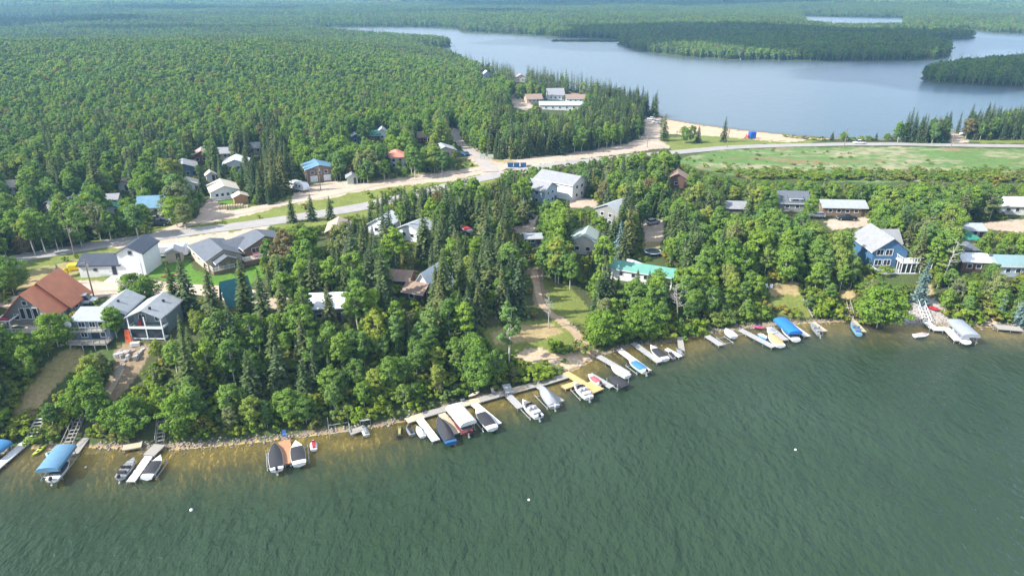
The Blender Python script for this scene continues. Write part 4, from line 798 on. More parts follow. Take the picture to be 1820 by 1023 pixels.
def boat(label, bow, stern, z=0.45, B=2.2, style='cover', hull=None, cover=None, mtr=True, grp='boats at the docks', name='boat', L=None, D=0.75):
    hull = hull or WHITE; (ax, ay), (bx, by) = PZ(*bow, z + 0.6), PZ(*stern, z + 0.6)
    l = math.hypot(ax-bx, ay-by); l = min(max(l, 2.2), 8.0) if L is None else L
    o = thing(name, label, 'boat', ((ax+bx)/2, (ay+by)/2, z), math.atan2(ay-by, ax-bx), grp)
    MB().loft(hull_rings(l, B, D)).build('hull', hull, o, smooth=True)
    rr = hull_rings(l, B, D)
    if style in ('cover', 'tent', 'half'):
        s0, s1 = (0.08, 0.97) if style != 'half' else (0.14, 0.72); b = MB(); rings = []
        for k in range(8):
            s = s0 + (s1 - s0) * k / 7; i = min(int(s * 8), 7); f = s * 8 - i; q = [tuple(rr[i][j][c] * (1-f) + rr[i+1][j][c] * f for c in range(3)) for j in (0, 4)]
            w = q[1][1] * 0.96; zz = q[0][2] + 0.05; pk = {'cover': 0.35, 'tent': 1.1, 'half': 0.28}[style] * (math.sin(math.pi * min(max((s - s0) / (s1 - s0), 0), 1) ** 0.8) * 0.8 + 0.2); x = q[0][0]
            rings.append([(x, -w, zz-0.12), (x, -w, zz), (x, -w*0.5, zz+pk*0.75), (x, 0, zz+pk), (x, w*0.5, zz+pk*0.75), (x, w, zz), (x, w, zz-0.12)])
        b.loft(rings).build('cover', cover, o, smooth=True)
    else:
        zt = D + 0.08
        ck = MB().add([(-l*0.40, -B*0.36, zt+0.02), (l*0.10, -B*0.40, zt+0.04), (l*0.34, -B*0.20, zt+0.08), (l*0.34, B*0.20, zt+0.08), (l*0.10, B*0.40, zt+0.04), (-l*0.40, B*0.36, zt+0.02)], [(0,1,2,3,4,5)])
        ck.build('cockpit', M('boat_interior', (0.20, 0.20, 0.21), 0.8), o)
        for y in (-0.45, 0.45): put('seat', cached(('bseat', (cover or WHITE).name), lambda: MB().box(-0.28, 0.28, -0.26, 0.26, 0, 0.28).box(-0.34, -0.24, -0.26, 0.26, 0.28, 0.65).mesh('seat', cover or WHITE, bev=0.04)), o, (-l*0.06, y, zt+0.03))
        MB().box(-l*0.38, -l*0.28, -B*0.34, B*0.34, zt+0.03, zt+0.4).build('bench', cover or WHITE, o, bev=0.04)
        if style == 'runabout':
            MB().add([(l*0.06, -B*0.40, zt), (l*0.20, -B*0.26, zt), (l*0.20, B*0.26, zt), (l*0.06, B*0.40, zt), (l*0.02, -B*0.38, zt+0.5), (l*0.13, -B*0.24, zt+0.5), (l*0.13, B*0.24, zt+0.5), (l*0.02, B*0.38, zt+0.5)], [(0,1,5,4),(1,2,6,5),(2,3,7,6)]).build('windshield', GLASS, o)
            MB().add([(l*0.36, -B*0.14, zt+0.11), (l*0.22, -B*0.26, zt+0.09), (l*0.22, B*0.26, zt+0.09), (l*0.36, B*0.14, zt+0.11)], [(0,1,2,3)]).build('bow_seat', M('boat_interior', (0.20, 0.20, 0.21), 0.8), o)
        else:
            MB().box(l*0.18, l*0.26, -B*0.3, B*0.3, zt+0.03, zt+0.15).build('thwart', METAL, o)
    if mtr: motor(o, l, BLACK if mtr is True else mtr)
    return o
def lift(label, bow, stern, w=2.8, z=0.4, m=METAL, h=1.5, grp='boat lifts', canopy=None, ch=2.3):
    (ax, ay), (bx, by) = PZ(*bow, z + 0.5), PZ(*stern, z + 0.5); l = min(max(math.hypot(ax-bx, ay-by) * 0.8, 2.6), 8)
    o = thing('boat_lift', label, 'boat lift', ((ax+bx)/2, (ay+by)/2, 0), math.atan2(ay-by, ax-bx), grp)
    for s in (-1, 1):
        MB().tube((-l/2, s*w/2, z-0.1), (l/2, s*w/2, z-0.1), 0.07).build('side_rail', m, o)
        for e in (-1, 1): put('post', cached(('lp', h, m.name), lambda: MB().tube((0, 0, -1.6), (0, 0, h), 0.06).mesh('post', m)), o, (e*l*0.42, s*w/2, 0))
    for e in (-1, 1): put('cross_beam', cached(('lx', w, m.name), lambda: MB().tube((0, -w/2, 0), (0, w/2, 0), 0.06).mesh('cross_beam', m)), o, (e*l*0.36, 0, z-0.12))
    if canopy:
        rings = []; cl = l * 1.04
        for x in (-cl/2, -cl/2+0.35, cl/2-0.35, cl/2):
            e = 0.75 if abs(x) > cl/2-0.1 else 1.0; W = w * 0.56
            rings.append([(x, -W, ch-0.45), (x, -W, ch), (x, -W*0.7, ch+0.38*e), (x, 0, ch+0.5*e), (x, W*0.7, ch+0.38*e), (x, W, ch), (x, W, ch-0.45)])
        MB().loft(rings).build('canopy', canopy, o, smooth=True)
        q = MB()
        for s in (-1, 1):
            for e in (-1, 1): q.tube((e*l*0.42, s*w/2, h-0.1), (e*l*0.42, s*w/2*1.1, ch), 0.05)
        q.build('canopy_frame', m, o)
    return o
CB = M('black_canvas', (0.035, 0.036, 0.042), 0.85); CG = M('grey_canvas', (0.27, 0.28, 0.31), 0.85); CBL = M('blue_canvas', (0.055, 0.20, 0.40), 0.8)
CBB = M('bright_blue_canvas', (0.02, 0.16, 0.52), 0.8); CW = M('white_canvas', (0.66, 0.67, 0.66), 0.8); CO = M('orange_canvas', (0.62, 0.36, 0.17), 0.8)
ALU = mat('aluminium_hull', (0.45, 0.48, 0.50), 0.4, 0.5, var=0.06, scale=2)
CFB = M('faded_blue_canvas', (0.11, 0.235, 0.36), 0.85)
lift('boat lift under a bright blue canopy cut by the left edge', (14,790), (-24,818), 2.6, canopy=CBL, h=1.8, ch=1.9)
lift('boat lift under a large faded blue canopy near the stairs', (124,800), (84,852), 2.9, z=0.6, canopy=CFB, h=2.0, ch=2.5)
boat('white boat hidden under the faded blue canopy', (122,812), (92,852), 0.7, 2.2, 'half', WHITE, CB)
boat('open silver aluminium boat with outboard at far left docks', (239,814), (213,848), 0.12, 1.9, 'open', ALU, CB)
lift('low metal lift holding the boat with a black cover right of the white dock', (287,810), (258,850), 2.4, h=0.9)
boat('boat with a black cover and white stern right of the white dock', (286,810), (260,848), 0.35, 2.0, 'half', WHITE, CB, mtr=False)
lift('metal lift carrying the all-black covered boat', (487,790), (491,832), 2.7, h=0.9)
boat('boat fully wrapped in a black cover left of the red-brown dock', (487,788), (492,834), 0.5, 2.3, 'cover', WHITE, CB)
lift('metal lift carrying the white boat with a black cockpit cover', (530,782), (533,824), 2.8, h=0.9)
boat('wide white boat with a black cockpit cover right of the red-brown dock', (526,784), (532,824), 0.5, 2.4, 'half', WHITE, CB, mtr=False)
boat('blue boat with a black and grey canvas top between two docks', (778,742), (802,786), 0.35, 2.3, 'tent', M('royal_blue_hull', (0.03, 0.11, 0.27)), CB, mtr=False)
lift('lift under a big white canopy covering a pontoon boat', (804,728), (836,766), 2.7, canopy=CW, h=2.0, ch=2.2)
boat('pontoon boat stern showing under the white canopy', (806,735), (832,768), 0.4, 2.3, 'open', M('maroon_hull', (0.16, 0.035, 0.04)), CB)
lift('metal lift holding the white boat with a charcoal cover', (846,727), (875,762), 2.6, h=0.9)
boat('white boat with a charcoal cockpit cover left of a white dock', (846,725), (876,761), 0.6, 2.4, 'half', WHITE, CB, mtr=False)
lift('metal lift holding the open white runabout', (930,713), (957,740), 2.4, h=0.8)
boat('open white runabout with black outboard beside the grey dock', (929,711), (958,740), 0.5, 2.3, 'runabout', WHITE, WHITE)
lift('metal lift holding the boat under a pointed grey cover', (958,690), (990,722), 2.8, h=1.2)
boat('boat under a pointed grey tent cover with white motor', (960,686), (986,722), 0.5, 2.4, 'tent', ALU, CG, mtr=WHITE)
lift('metal lift holding the white runabout by the new wood dock', (1022,682), (1045,706), 2.5, h=0.8)
boat('white runabout with dark windshield beside the yellow wood platform', (1021,680), (1047,706), 0.55, 2.3, 'runabout', WHITE, WHITE, mtr=WHITE)
boat('small white boat with red and white striped cover', (1046,666), (1066,682), 0.15, 1.5, 'half', WHITE, M('red_stripe', (0.55, 0.12, 0.13)), mtr=True)
lift('empty dark boat lift with white posts between two docks', (1084,668), (1112,684), 3.0, z=0.7, h=1.7)
boat('low boat under a black cover on the dark lift', (1082,666), (1112,684), 0.6, 2.6, 'cover', CB, CB, mtr=False, D=0.4)
boat('white boat under a tight white cover', (1086,650), (1116,668), 0.45, 2.2, 'cover', WHITE, CW, mtr=False)
lift('metal lift holding the blue-covered boat', (1118,640), (1145,660), 2.4, h=0.8)
boat('white boat with a bright blue cover and black motor', (1117,637), (1148,660), 0.5, 2.2, 'half', WHITE, CBL)
boat('long white boat with a dark grey cover near the bank', (1156,614), (1183,638), 0.45, 2.3, 'half', WHITE, CB, mtr=False)
boat('white covered boat pulled up on the stony shore', (1289,585), (1305,598), 0.5, 2.2, 'cover', WHITE, CW, mtr=False)
boat('white boat with an orange canvas cover', (1366,592), (1388,614), 0.45, 2.4, 'cover', WHITE, CO, mtr=False)
boat('small white boat behind the orange-covered boat', (1364,584), (1376,592), 0.2, 1.7, 'half', WHITE, CG, mtr=False)
lift('lift under a long bright blue canopy', (1382,572), (1416,602), 2.8, canopy=CBB, h=1.9, ch=2.1)
boat('white boat stored under the bright blue canopy', (1388,578), (1416,604), 0.4, 2.2, 'half', WHITE, CB, mtr=False)
boat('open aluminium fishing boat moored by the green slope', (1441,574), (1458,594), 0.1, 1.6, 'open', ALU, CG)
boat('blue open rowing boat beside the small tan dock', (1513,572), (1527,594), 0.1, 1.6, 'open', M('pale_blue_hull', (0.16, 0.33, 0.46)), M('blue_seat', (0.06, 0.16, 0.32)), mtr=False)
lift('lift with a long grey canopy over a pontoon at the right', (1693,575), (1728,608), 3.2, z=0.7, canopy=M('silver_canopy', (0.29, 0.32, 0.37), 0.6), h=2.2, ch=2.4)
boat('white pontoon boat under the grey canopy at right', (1694,582), (1718,608), 0.6, 2.3, 'open', WHITE, CG, mtr=False)
# jet skis, kayaks, float tube
def jetski(label, bow, stern, hullm, seatm, z=0.15, B=1.2, L=None, cat='jet ski', name='jet_ski', grp='jet skis'):
    (ax, ay), (bx, by) = PZ(*bow, z + 0.4), PZ(*stern, z + 0.4); l = min(max(math.hypot(ax-bx, ay-by), 2.6), 3.4) if L is None else L
    o = thing(name, label, cat, ((ax+bx)/2, (ay+by)/2, z), math.atan2(ay-by, ax-bx), grp)
    MB().loft(hull_rings(l, B, 0.5)).build('hull', hullm, o, smooth=True)
    MB().loft([[(x, -w, 0.5), (x, -w*0.8, h_), (x, w*0.8, h_), (x, w, 0.5)] for x, w, h_ in ((-l*0.42, 0.22, 0.8), (-l*0.1, 0.25, 0.85), (l*0.05, 0.3, 0.95), (l*0.2, 0.34, 0.9), (l*0.4, 0.12, 0.65))]).build('seat', seatm, o, smooth=True)
    MB().tube((l*0.08, -0.38, 1.05), (l*0.08, 0.38, 1.05), 0.04).tube((l*0.08, 0, 0.85), (l*0.08, 0, 1.05), 0.06).build('handlebar', BLACK, o)
    return o
JB = M('jetski_black', (0.03, 0.03, 0.035), 0.4); JG = M('jetski_grey', (0.22, 0.23, 0.25), 0.4); JR = M('jetski_red', (0.45, 0.03, 0.04), 0.4)
jetski('white jet ski with a red seat near the red-brown dock', (557,783), (558,798), WHITE, JR)
jetski('black jet ski with yellow trim at the left of three', (711,757), (710,775), JB, M('yellow_trim', (0.30, 0.27, 0.08)), B=1.3)
jetski('grey jet ski in the middle of three', (724,756), (733,772), JG, JB)
jetski('white jet ski beside the white dock', (741,758), (752,775), WHITE, WHITE, B=1.3)
jetski('grey jet ski left of the narrow white dock', (1189,626), (1197,636), JG, JB)
jetski('grey jet ski right of the narrow white dock', (1203,620), (1213,631), JG, JG)
jetski('old pale jet ski beached below the shore table', (644,756), (652,773), M('dull_white', (0.46, 0.47, 0.43)), JG)
jetski('white and pink jet ski floating off the rocky shore', (1649,594), (1627,596), WHITE, M('pink_white', (0.66, 0.42, 0.44)), B=1.5, L=3.6)
jetski('blue jet ski between the long grey dock and orange boat', (1347,594), (1363,601), M('jetski_blue', (0.10, 0.26, 0.50), 0.4), WHITE)
jetski('pale blue pedal boat on the sand beside the stairs', (112,797), (84,808), M('pale_blue_plastic', (0.34, 0.47, 0.58), 0.5), M('steel_blue', (0.18, 0.27, 0.36)), B=1.6, cat='pedal boat', name='pedal_boat', grp=None, z=0.2)
def kayak(label, a, b, m, z=0.15, B=0.75, zz=None):
    p, q = P(*a), P(*b); l = min(max((p-q).length, 2.2), 3.6); c = (p+q)/2
    o = thing('kayak', label, 'kayak', (c.x, c.y, max(c.z, 0) + z), math.atan2((p-q).y, (p-q).x), 'kayaks on the shore')
    rings = [[(x, -w, 0.22), (x, -w*0.7, 0.02), (x, w*0.7, 0.02), (x, w, 0.22), (x, w*0.5, 0.32), (x, -w*0.5, 0.32)] for x, w in ((-l/2, 0.04), (-l*0.3, B*0.38), (0, B/2), (l*0.3, B*0.38), (l/2, 0.04))]
    MB().loft(rings).build('hull', m, o, smooth=True); MB().tube((-l*0.06, 0, 0.31), (-l*0.06, 0, 0.34), 0.26, n=10).build('cockpit', BLACK, o); return o
LIME = M('lime_plastic', (0.50, 0.60, 0.08), 0.5); RED = M('red_plastic', (0.48, 0.02, 0.03), 0.5)
kayak('lime yellow kayak nearer the water at left', (80,796), (58,812), LIME); kayak('lime yellow kayak pulled slightly higher on the sand', (82,793), (66,805), LIME)
kayak('red kayak on the rock slope, left one', (1650,548), (1660,554), RED, 0.4); kayak('red kayak on the rock slope, right one', (1658,549), (1668,555), RED, 0.4)
kayak('cream canoe lying on the boardwalk', (833,713), (852,704), M('cream_plastic', (0.58, 0.50, 0.36)), 0.9, 0.9)
kayak('turquoise kayak lying in the grass above the weathered stairs', (150,722), (170,712), M('turquoise_plastic', (0.10, 0.45, 0.44)), 0.5, 0.8)
kayak('pink float lying at the head of the long grey dock', (1343,584), (1354,586), M('pink_plastic', (0.60, 0.06, 0.20)), 0.4, 1.1)
kayak('dull red canoe lying on the lawn edge behind the garage tower spruces', (286,494), (304,490), M('dull_red', (0.36, 0.07, 0.07)), 0.2, 0.9); kayak('white and red canoe lying at the right end of the lawn edge', (308,492), (328,488), M('pink_red', (0.46, 0.20, 0.22)), 0.2, 0.9)
lift('bare aluminium boat lift frame on the bank', (600,742), (604,768), 3.4, z=1.0, h=2.4, m=ALU)
lift('small aluminium rail frame standing in shallow water', (1278,592), (1300,608), 2.0, z=0.5, h=0.7, m=ALU)
lift('second aluminium rail frame beside the long grey dock', (1306,580), (1322,592), 2.0, z=0.6, h=0.9, m=ALU)
# shore clutter
t = thing('shore_table', 'grey table standing at the water edge beside the aluminium frame', 'table', P(649, 752), R(20))
MB().box(-1.0, 1.0, -0.7, 0.7, 1.0, 1.08).build('top', DOCKG, t)
for sx in (-1, 1):
    for sy in (-1, 1): put('leg', cached('tleg', lambda: MB().box(-0.05, 0.05, -0.05, 0.05, -0.6, 1.0).mesh('leg', WOODG)), t, (sx*0.85, sy*0.55, 0))
def chair(label, u, v, m, rz=0, zo=0.0, s=1.0):
    p = P(u, v); o = thing('lawn_chair', label, 'chair', (p.x, p.y, p.z + zo), R(rz), 'chairs along the shore'); o.scale = (s, s, s)
    put('seat', cached(('cs', m.name), lambda: MB().box(-0.3, 0.3, -0.28, 0.28, 0.36, 0.44).mesh('seat', m)), o, (0, 0, 0))
    put('backrest', cached(('cb', m.name), lambda: MB().add([(-0.3,0.28,0.44),(0.3,0.28,0.44),(0.3,0.5,1.0),(-0.3,0.5,1.0),(-0.3,0.33,0.44),(0.3,0.33,0.44),(0.3,0.55,1.0),(-0.3,0.55,1.0)], [(0,1,2,3),(7,6,5,4),(0,4,5,1),(1,5,6,2),(2,6,7,3),(3,7,4,0)]).mesh('backrest', m)), o, (0, 0, 0))
    for sx in (-1, 1):
        for sy in (-1, 1): put('leg', cached(('cl', m.name), lambda: MB().box(-0.03, 0.03, -0.03, 0.03, 0, 0.38).mesh('leg', m)), o, (sx*0.26, sy*0.24, 0))
    return o
chair('blue lawn chair at the head of the red-brown dock', 507, 781, M('blue_plastic', (0.04, 0.14, 0.38)), 20, 0.7)
chair('grey lawn chair behind the boardwalk by the bushes', 822, 716, M('slate_plastic', (0.22, 0.27, 0.34)), 200, 0.3)
chair('striped folding chair on the outer boardwalk edge', 877, 704, M('stripe_cloth', (0.40, 0.32, 0.33)), 30, 0.6)
chair('white lawn chair on the right-hand dry lawn, left one', 1363, 512, WHITE, 10); chair('white lawn chair on the right-hand dry lawn, right one', 1370, 513, WHITE, -20)
chair('pale lawn chair standing on the sandy beach edge', 1031, 652, M('beige_plastic', (0.45, 0.40, 0.33)), 40)
t = thing('storage_bin', 'white storage box on the patio below the white-porched cottage', 'box', P(241, 614), R(15)); MB().box(-0.8, 0.8, -0.4, 0.4, 0, 0.6).build('body', WHITE, t, bev=0.04); MB().box(-0.84, 0.84, -0.44, 0.44, 0.602, 0.7).build('lid', CREAM, t, bev=0.03)
t = thing('slide', 'orange tarp hanging at the white-porched cottage corner', 'tarp', P(230, 608), R(-15)); MB().add([(-0.5,0,2.6),(0.3,0.2,2.6),(0.9,-0.3,0.2),(-0.2,-0.7,0.2),(-0.5,0.05,2.6),(0.3,0.25,2.6),(0.9,-0.25,0.2),(-0.2,-0.65,0.2)], [(0,1,2,3),(7,6,5,4),(0,4,5,1),(1,5,6,2),(2,6,7,3),(3,7,4,0)]).build('cloth', M('orange_cloth', (0.50, 0.09, 0.03), 0.8), t)
t.name = 'tarp'
t = thing('patio', 'stone and plank patio below the white-porched cottage', 'patio', P(232, 624), R(-10))
for k in range(26):
    a_, b_ = random.uniform(-2.4, 2.4), random.uniform(-1.9, 1.9); q = random.choice([WOODG, WOODG, M('pink_stone', (0.34, 0.27, 0.24), 0.9), M('white_stone', (0.42, 0.42, 0.41), 0.9)]); w_ = random.uniform(0.3, 0.6)
    put('paving_stone', MB().box(-w_, w_, -w_*0.7, w_*0.7, -0.6, 0.14 + 0.012 * k).mesh('paving_stone', q, bev=0.04), t, (a_, b_, 0), random.uniform(0, 3))
for i, (u, v, c) in enumerate([(340,905,'white mooring buoy on open water at lower left'),(152,829,'white mooring buoy close to the faded blue canopy'),(940,887,'small pale buoy on open water near the middle'),(1414,798,'small white buoy far out on the right-hand water')]):
    x, y = PZ(u, v, 0.1); o = thing('buoy', c, 'buoy', (x, y, 0), 0, 'mooring buoys'); r = 0.27 if i == 0 else 0.2
    MB().loft([[(r*k_*math.cos(a), r*k_*math.sin(a), z_*r) for a in np.linspace(0, 2*math.pi, 11)[:-1]] for k_, z_ in ((0.3,-0.6),(0.85,-0.3),(1,0.2),(0.8,0.7),(0.35,1.0))]).build('float', WHITE, o, smooth=True)
    MB().tube((0, 0, r), (0, 0, r+0.12), 0.04).build('ring', METAL, o)
# ------------------------------------------------------------------ vehicles
PAINT = {}
def wheelset(o, xs, w, r=0.36):
    ty = cached(('tyre', r), lambda: MB().tube((0, -0.11, 0), (0, 0.11, 0), r, n=14).mesh('tyre', BLACK)); rm = cached(('rim', r), lambda: MB().tube((0, -0.12, 0), (0, 0.12, 0), r*0.58, n=10).mesh('rim', METAL))
    for x in xs:
        for s in (-1, 1): q = put('wheel', ty, o, (x, s*(w/2-0.1), r)); put('rim', rm, q, (0, 0, 0))
def car(label, u, v, an, m, kind='car', s=1.0, name=None, hd=None, mark=None):
    p = P(u, v); o = thing(name or kind, label, kind, (p.x, p.y, p.z + 0.13), R(an), 'vehicles in the village', mark); W = 1.9; L = {'car': 4.5, 'pickup': 5.7, 'van': 5.2}[kind]; o.scale = (s, s, s)
    FOOT.append((p.x, p.y, 2.5))
    MB().loft([[(x, -w/2, 0.35), (x, -w/2, z0*0.7), (x, -w/2*0.93, z0), (x, w/2*0.93, z0), (x, w/2, z0*0.7), (x, w/2, 0.35)] for x, w, z0 in ((-L/2, W*0.9, 0.9), (-L/2+0.15, W, 1.0), (0, W, 1.05), (L/2-1.1, W, 1.0), (L/2-0.2, W*0.95, 0.85), (L/2, W*0.82, 0.7))]).build('body', m, o, smooth=True)
    c0, c1, zt = {'car': (-1.9, 1.0, 1.5), 'pickup': (-0.9, 1.35, 1.85), 'van': (-2.5, 1.5, 2.0)}[kind]
    MB().loft([[(x0, -W*0.46, 1.0), (x1, -W*0.38, zt), (x1, W*0.38, zt), (x0, W*0.46, 1.0)] for x0, x1 in ((c0, c0+0.35), (c1, c1-0.65))]).build('windows', GLASS, o)
    MB().add([(c0+0.33, -W*0.38, zt+0.01), (c1-0.6, -W*0.38, zt+0.01), (c1-0.6, W*0.38, zt+0.01), (c0+0.33, W*0.38, zt+0.01), (c0+0.33, -W*0.38, zt+0.06), (c1-0.6, -W*0.38, zt+0.06), (c1-0.6, W*0.38, zt+0.06), (c0+0.33, W*0.38, zt+0.06)], [(0,3,2,1),(4,5,6,7),(0,1,5,4),(1,2,6,5),(2,3,7,6),(3,0,4,7)]).build('roof', m, o)
    if kind == 'pickup': MB().box(-L/2+0.15, -1.0, -W*0.38, W*0.38, 1.0, 1.06).build('bed', BLACK, o)
    wheelset(o, (-L/2+0.95, L/2-0.95), W)
    for s_ in (-1, 1):
        put('headlight', cached('hl', lambda: MB().box(-0.05, 0.05, -0.18, 0.18, -0.09, 0.09).mesh('headlight', WHITE)), o, (L/2-0.06, s_*0.62, 0.72)); put('tail_light', cached('tl', lambda: MB().box(-0.04, 0.04, -0.1, 0.1, -0.14, 0.14).mesh('tail_light', M('red_lens', (0.35, 0.01, 0.01), 0.3))), o, (-L/2, s_*0.78, 0.8))
    return o
PWH = M('white_car_paint', (0.75, 0.76, 0.78), 0.3, 0.0); PBK = M('black_car_paint', (0.02, 0.023, 0.03), 0.3, 0.0); PBL = M('blue_car_paint', (0.02, 0.12, 0.30), 0.3, 0.0); PSL = M('silver_car_paint', (0.42, 0.43, 0.45), 0.3, 0.0)
car('white pickup truck parked by the roadside trees', 298, 392, -28, PWH, 'pickup', mark='the white parked pickup'); car('dark pickup truck parked left of the white pickup', 282, 401, 10, PBK, 'pickup')
car('white van parked between the orange-roofed and grey-blue cottages', 150, 540, 12, PWH, 'van')
car('dark blue car parked on the side road by the junction', 827, 276, 120, PBL, 'car', mark='the blue parked car'); car('white pickup driving along the lakeside highway', 1527, 256, 178, PWH, 'pickup', mark='the white pickup on the highway')
car('white car parked near the beach, farther one', 1156, 213, 175, PWH, 'car'); car('silver car parked near the beach, nearer one', 1166, 219, 175, PSL, 'car')
car('black pickup parked before the pale-roofed brown bungalow', 1504, 391, 175, PBK, 'pickup'); car('white car half hidden left of the black pickup', 1452, 386, 170, PWH, 'car')
car('small white car in the driveway at far right woods', 1714, 240, 175, PWH, 'car'); car('dark car in shade beside the pale blue house', 938, 388, 160, PBK, 'car')
car('white car among spruces left of the gravel lot', 1160, 398, 30, PSL, 'car')
for px in [[(284,386),(308,386),(308,402),(266,408),(266,396)],[(136,528),(160,524),(164,542),(138,545)],[(818,264),(836,264),(836,282),(818,282)],[(1144,205),(1176,208),(1176,225),(1144,222)],[(1470,378),(1520,380),(1520,396),(1465,400)],[(1444,376),(1462,378),(1460,390),(1444,390)]]: clear(px, 1e9)
def trailer(label, u, v, an, L, H=2.9, W=2.5, mark=None):
    p = P(u, v); o = thing('camper_trailer', label, 'trailer', (p.x, p.y, p.z), R(an), 'camper trailers', mark); FOOT.append((p.x, p.y, 4))
    MB().loft([[(x, -W/2, z0), (x, -W/2, z1), (x, -W*0.42, z1+0.12), (x, W*0.42, z1+0.12), (x, W/2, z1), (x, W/2, z0)] for x, z0, z1 in ((-L/2, 0.8, H-0.25), (-L/2+0.3, 0.55, H), (L/2-0.9, 0.55, H), (L/2-0.15, 0.7, H-0.7), (L/2, 1.0, H-1.4))]).build('body', PWH, o, smooth=True)
    for s in (-1, 1):
        MB().box(-L*0.35, L*0.2, s*(W/2+0.005)-0.01, s*(W/2+0.005)+0.01, 1.1, 1.35).build('stripe', JG, o)
        for x in (-L*0.3, 0.0, L*0.22): put('window', cached('tw', lambda: MB().box(-0.4, 0.4, -0.02, 0.02, -0.3, 0.3).mesh('window', GLASS)), o, (x, s*(W/2+0.02), 1.95))
    MB().box(-0.5, 0.5, -0.4, 0.4, H+0.1, H+0.35).build('air_conditioner', WHITE, o, bev=0.05); wheelset(o, (-0.5, 0.4), W, 0.34)
    MB().tube((L/2-0.2, 0, 0.6), (L/2+1.0, 0, 0.55), 0.06).build('hitch', BLACK, o)
trailer('long white camper trailer behind the white garage tower', 303, 455, 8, 9.5, mark='the long white camper'); trailer('black and white camper trailer parked on the gravel lot', 533, 338, -35, 7.5, mark='the gravel lot camper')
clear([(284,438),(322,432),(324,458),(288,462)], P(303,455).y); clear([(516,320),(550,322),(552,346),(520,342)], P(533,338).y)
cottage('tiny tan garden shed beside the long white camper', 312, 466, 3.4, 3.6, 2.2, 0.9, 20, 'y', TAN, R_GREY, None, [(300,452),(326,450),(328,466),(302,464)], nF=0, nR=0, cat='shed', name='shed')
# dumpsters
for i, (u, lab) in enumerate([(907,'leftmost'),(918,'middle'),(930,'rightmost')]):
    p = P(u, 297); o = thing('dumpster', f'{lab} of three blue dumpsters at the road junction', 'dumpster', p, R(4), 'blue dumpsters at the junction', 'the blue dumpsters' if i == 1 else None); bl = M('dumpster_blue', (0.015, 0.12, 0.36), 0.5)
    MB().loft([[(-w_, -d_, z_), (w_, -d_, z_), (w_, d_, z_), (-w_, d_, z_)] for w_, d_, z_ in ((0.95, 0.6, 0.15), (1.1, 0.85, 1.5))]).build('body', bl, o); MB().box(-1.12, 1.12, -0.88, 0.88, 1.51, 1.6).build('lid', M('dumpster_lid', (0.04, 0.07, 0.12), 0.6), o)
clear([(900,284),(938,284),(938,300),(900,300)], 1e9)
# beach playground, signs
p = P(1336, 246); o = thing('play_structure', 'blue and red playground tower on the far beach', 'playground', p, R(10), None, 'the beach playground')
MB().box(-1.6, 1.6, -1.4, 1.4, 0.1, 3.4).build('tower', M('play_blue', (0.01, 0.10, 0.42), 0.5), o, bev=0.3); MB().add([(-1.6,-0.5,1.6),(-4.0,-0.5,0.2),(-4.0,0.5,0.2),(-1.6,0.5,1.6),(-1.6,-0.5,1.8),(-4.0,-0.5,0.4),(-4.0,0.5,0.4),(-1.6,0.5,1.8)], [(0,1,2,3),(7,6,5,4),(0,4,5,1),(1,5,6,2),(2,6,7,3),(3,7,4,0)]).build('slide', RED, o)
for s in (-1, 1): put('post', cached('plp', lambda: MB().box(-0.1, 0.1, -0.1, 0.1, 0, 2.2).mesh('post', RED)), o, (-2.6, s*0.8, 0))
for u, v, lab in [(858,283,'left small white sign on two posts by the junction'),(872,284,'right small white sign on two posts by the junction')]:
    o = thing('road_sign', lab, 'sign', P(u, v), R(8), 'signs by the junction'); MB().box(-1.1, 1.1, -0.05, 0.05, 1.0, 2.2).build('board', M('sign_pale', (0.50, 0.58, 0.52), 0.6), o)
    for s in (-1, 1): put('post', cached('sgp', lambda: MB().box(-0.06, 0.06, 0.06, 0.16, 0, 2.2).mesh('post', WOODG)), o, (s*0.8, 0, 0))
o = thing('fuel_tank', 'bright yellow sheet covered tank beside the white garage wing', 'tank', P(134, 480), R(12)); MB().box(-1.4, 1.4, -0.7, 0.7, 0.2, 1.7).build('body', M('tank_yellow', (0.72, 0.52, 0.01), 0.6), o, bev=0.2); MB().box(-1.2, 1.2, -0.5, 0.5, 0, 0.2).build('skid', WOODG, o)
o = thing('log_row', 'row of stacked pale logs in front of the white bungalow', 'log pile', P(415, 370), R(14))
for k in range(22):
    put('log', cached(('log', k % 3), lambda: MB().tube((0, -0.8, 0), (0, 0.8, 0), 0.3 + 0.03*(k % 3), n=8).mesh('log', mat('cut_wood', (0.50, 0.41, 0.29), 0.9, var=0.12, scale=3))), o, (-4.2 + (k % 12) * 0.76, 0, 0.3 + 0.52 * (k // 12)), random.uniform(-0.1, 0.1))
o = thing('canopy_tent', 'orange tarp shelter beside the slate-blue house', 'tarp', P(340, 298), R(20)); MB().slab([(-2,-1.5,2.3),(2,-1.5,2.3),(2,0,3.0),(-2,0,3.0)], 0.04).slab([(-2,0,3.0),(2,0,3.0),(2,1.5,2.3),(-2,1.5,2.3)], 0.04).build('cloth', M('orange_tarp', (0.62, 0.26, 0.03), 0.7), o)
for sx in (-1, 1):
    for sy in (-1, 1): put('post', cached('ctp', lambda: MB().box(-0.06, 0.06, -0.06, 0.06, 0, 2.3).mesh('post', METAL)), o, (sx*1.9, sy*1.4, 0))
clear([(334,287),(346,287),(346,297),(334,297)], P(340,298).y)
o = thing('trampoline', 'round dark trampoline with a pale rim above the green-roofed trailer home', 'trampoline', P(1160, 452), 0); MB().tube((0,0,0.85),(0,0,0.9),2.0,n=20).build('mat', BLACK, o)
b_ = MB(); nn = 20
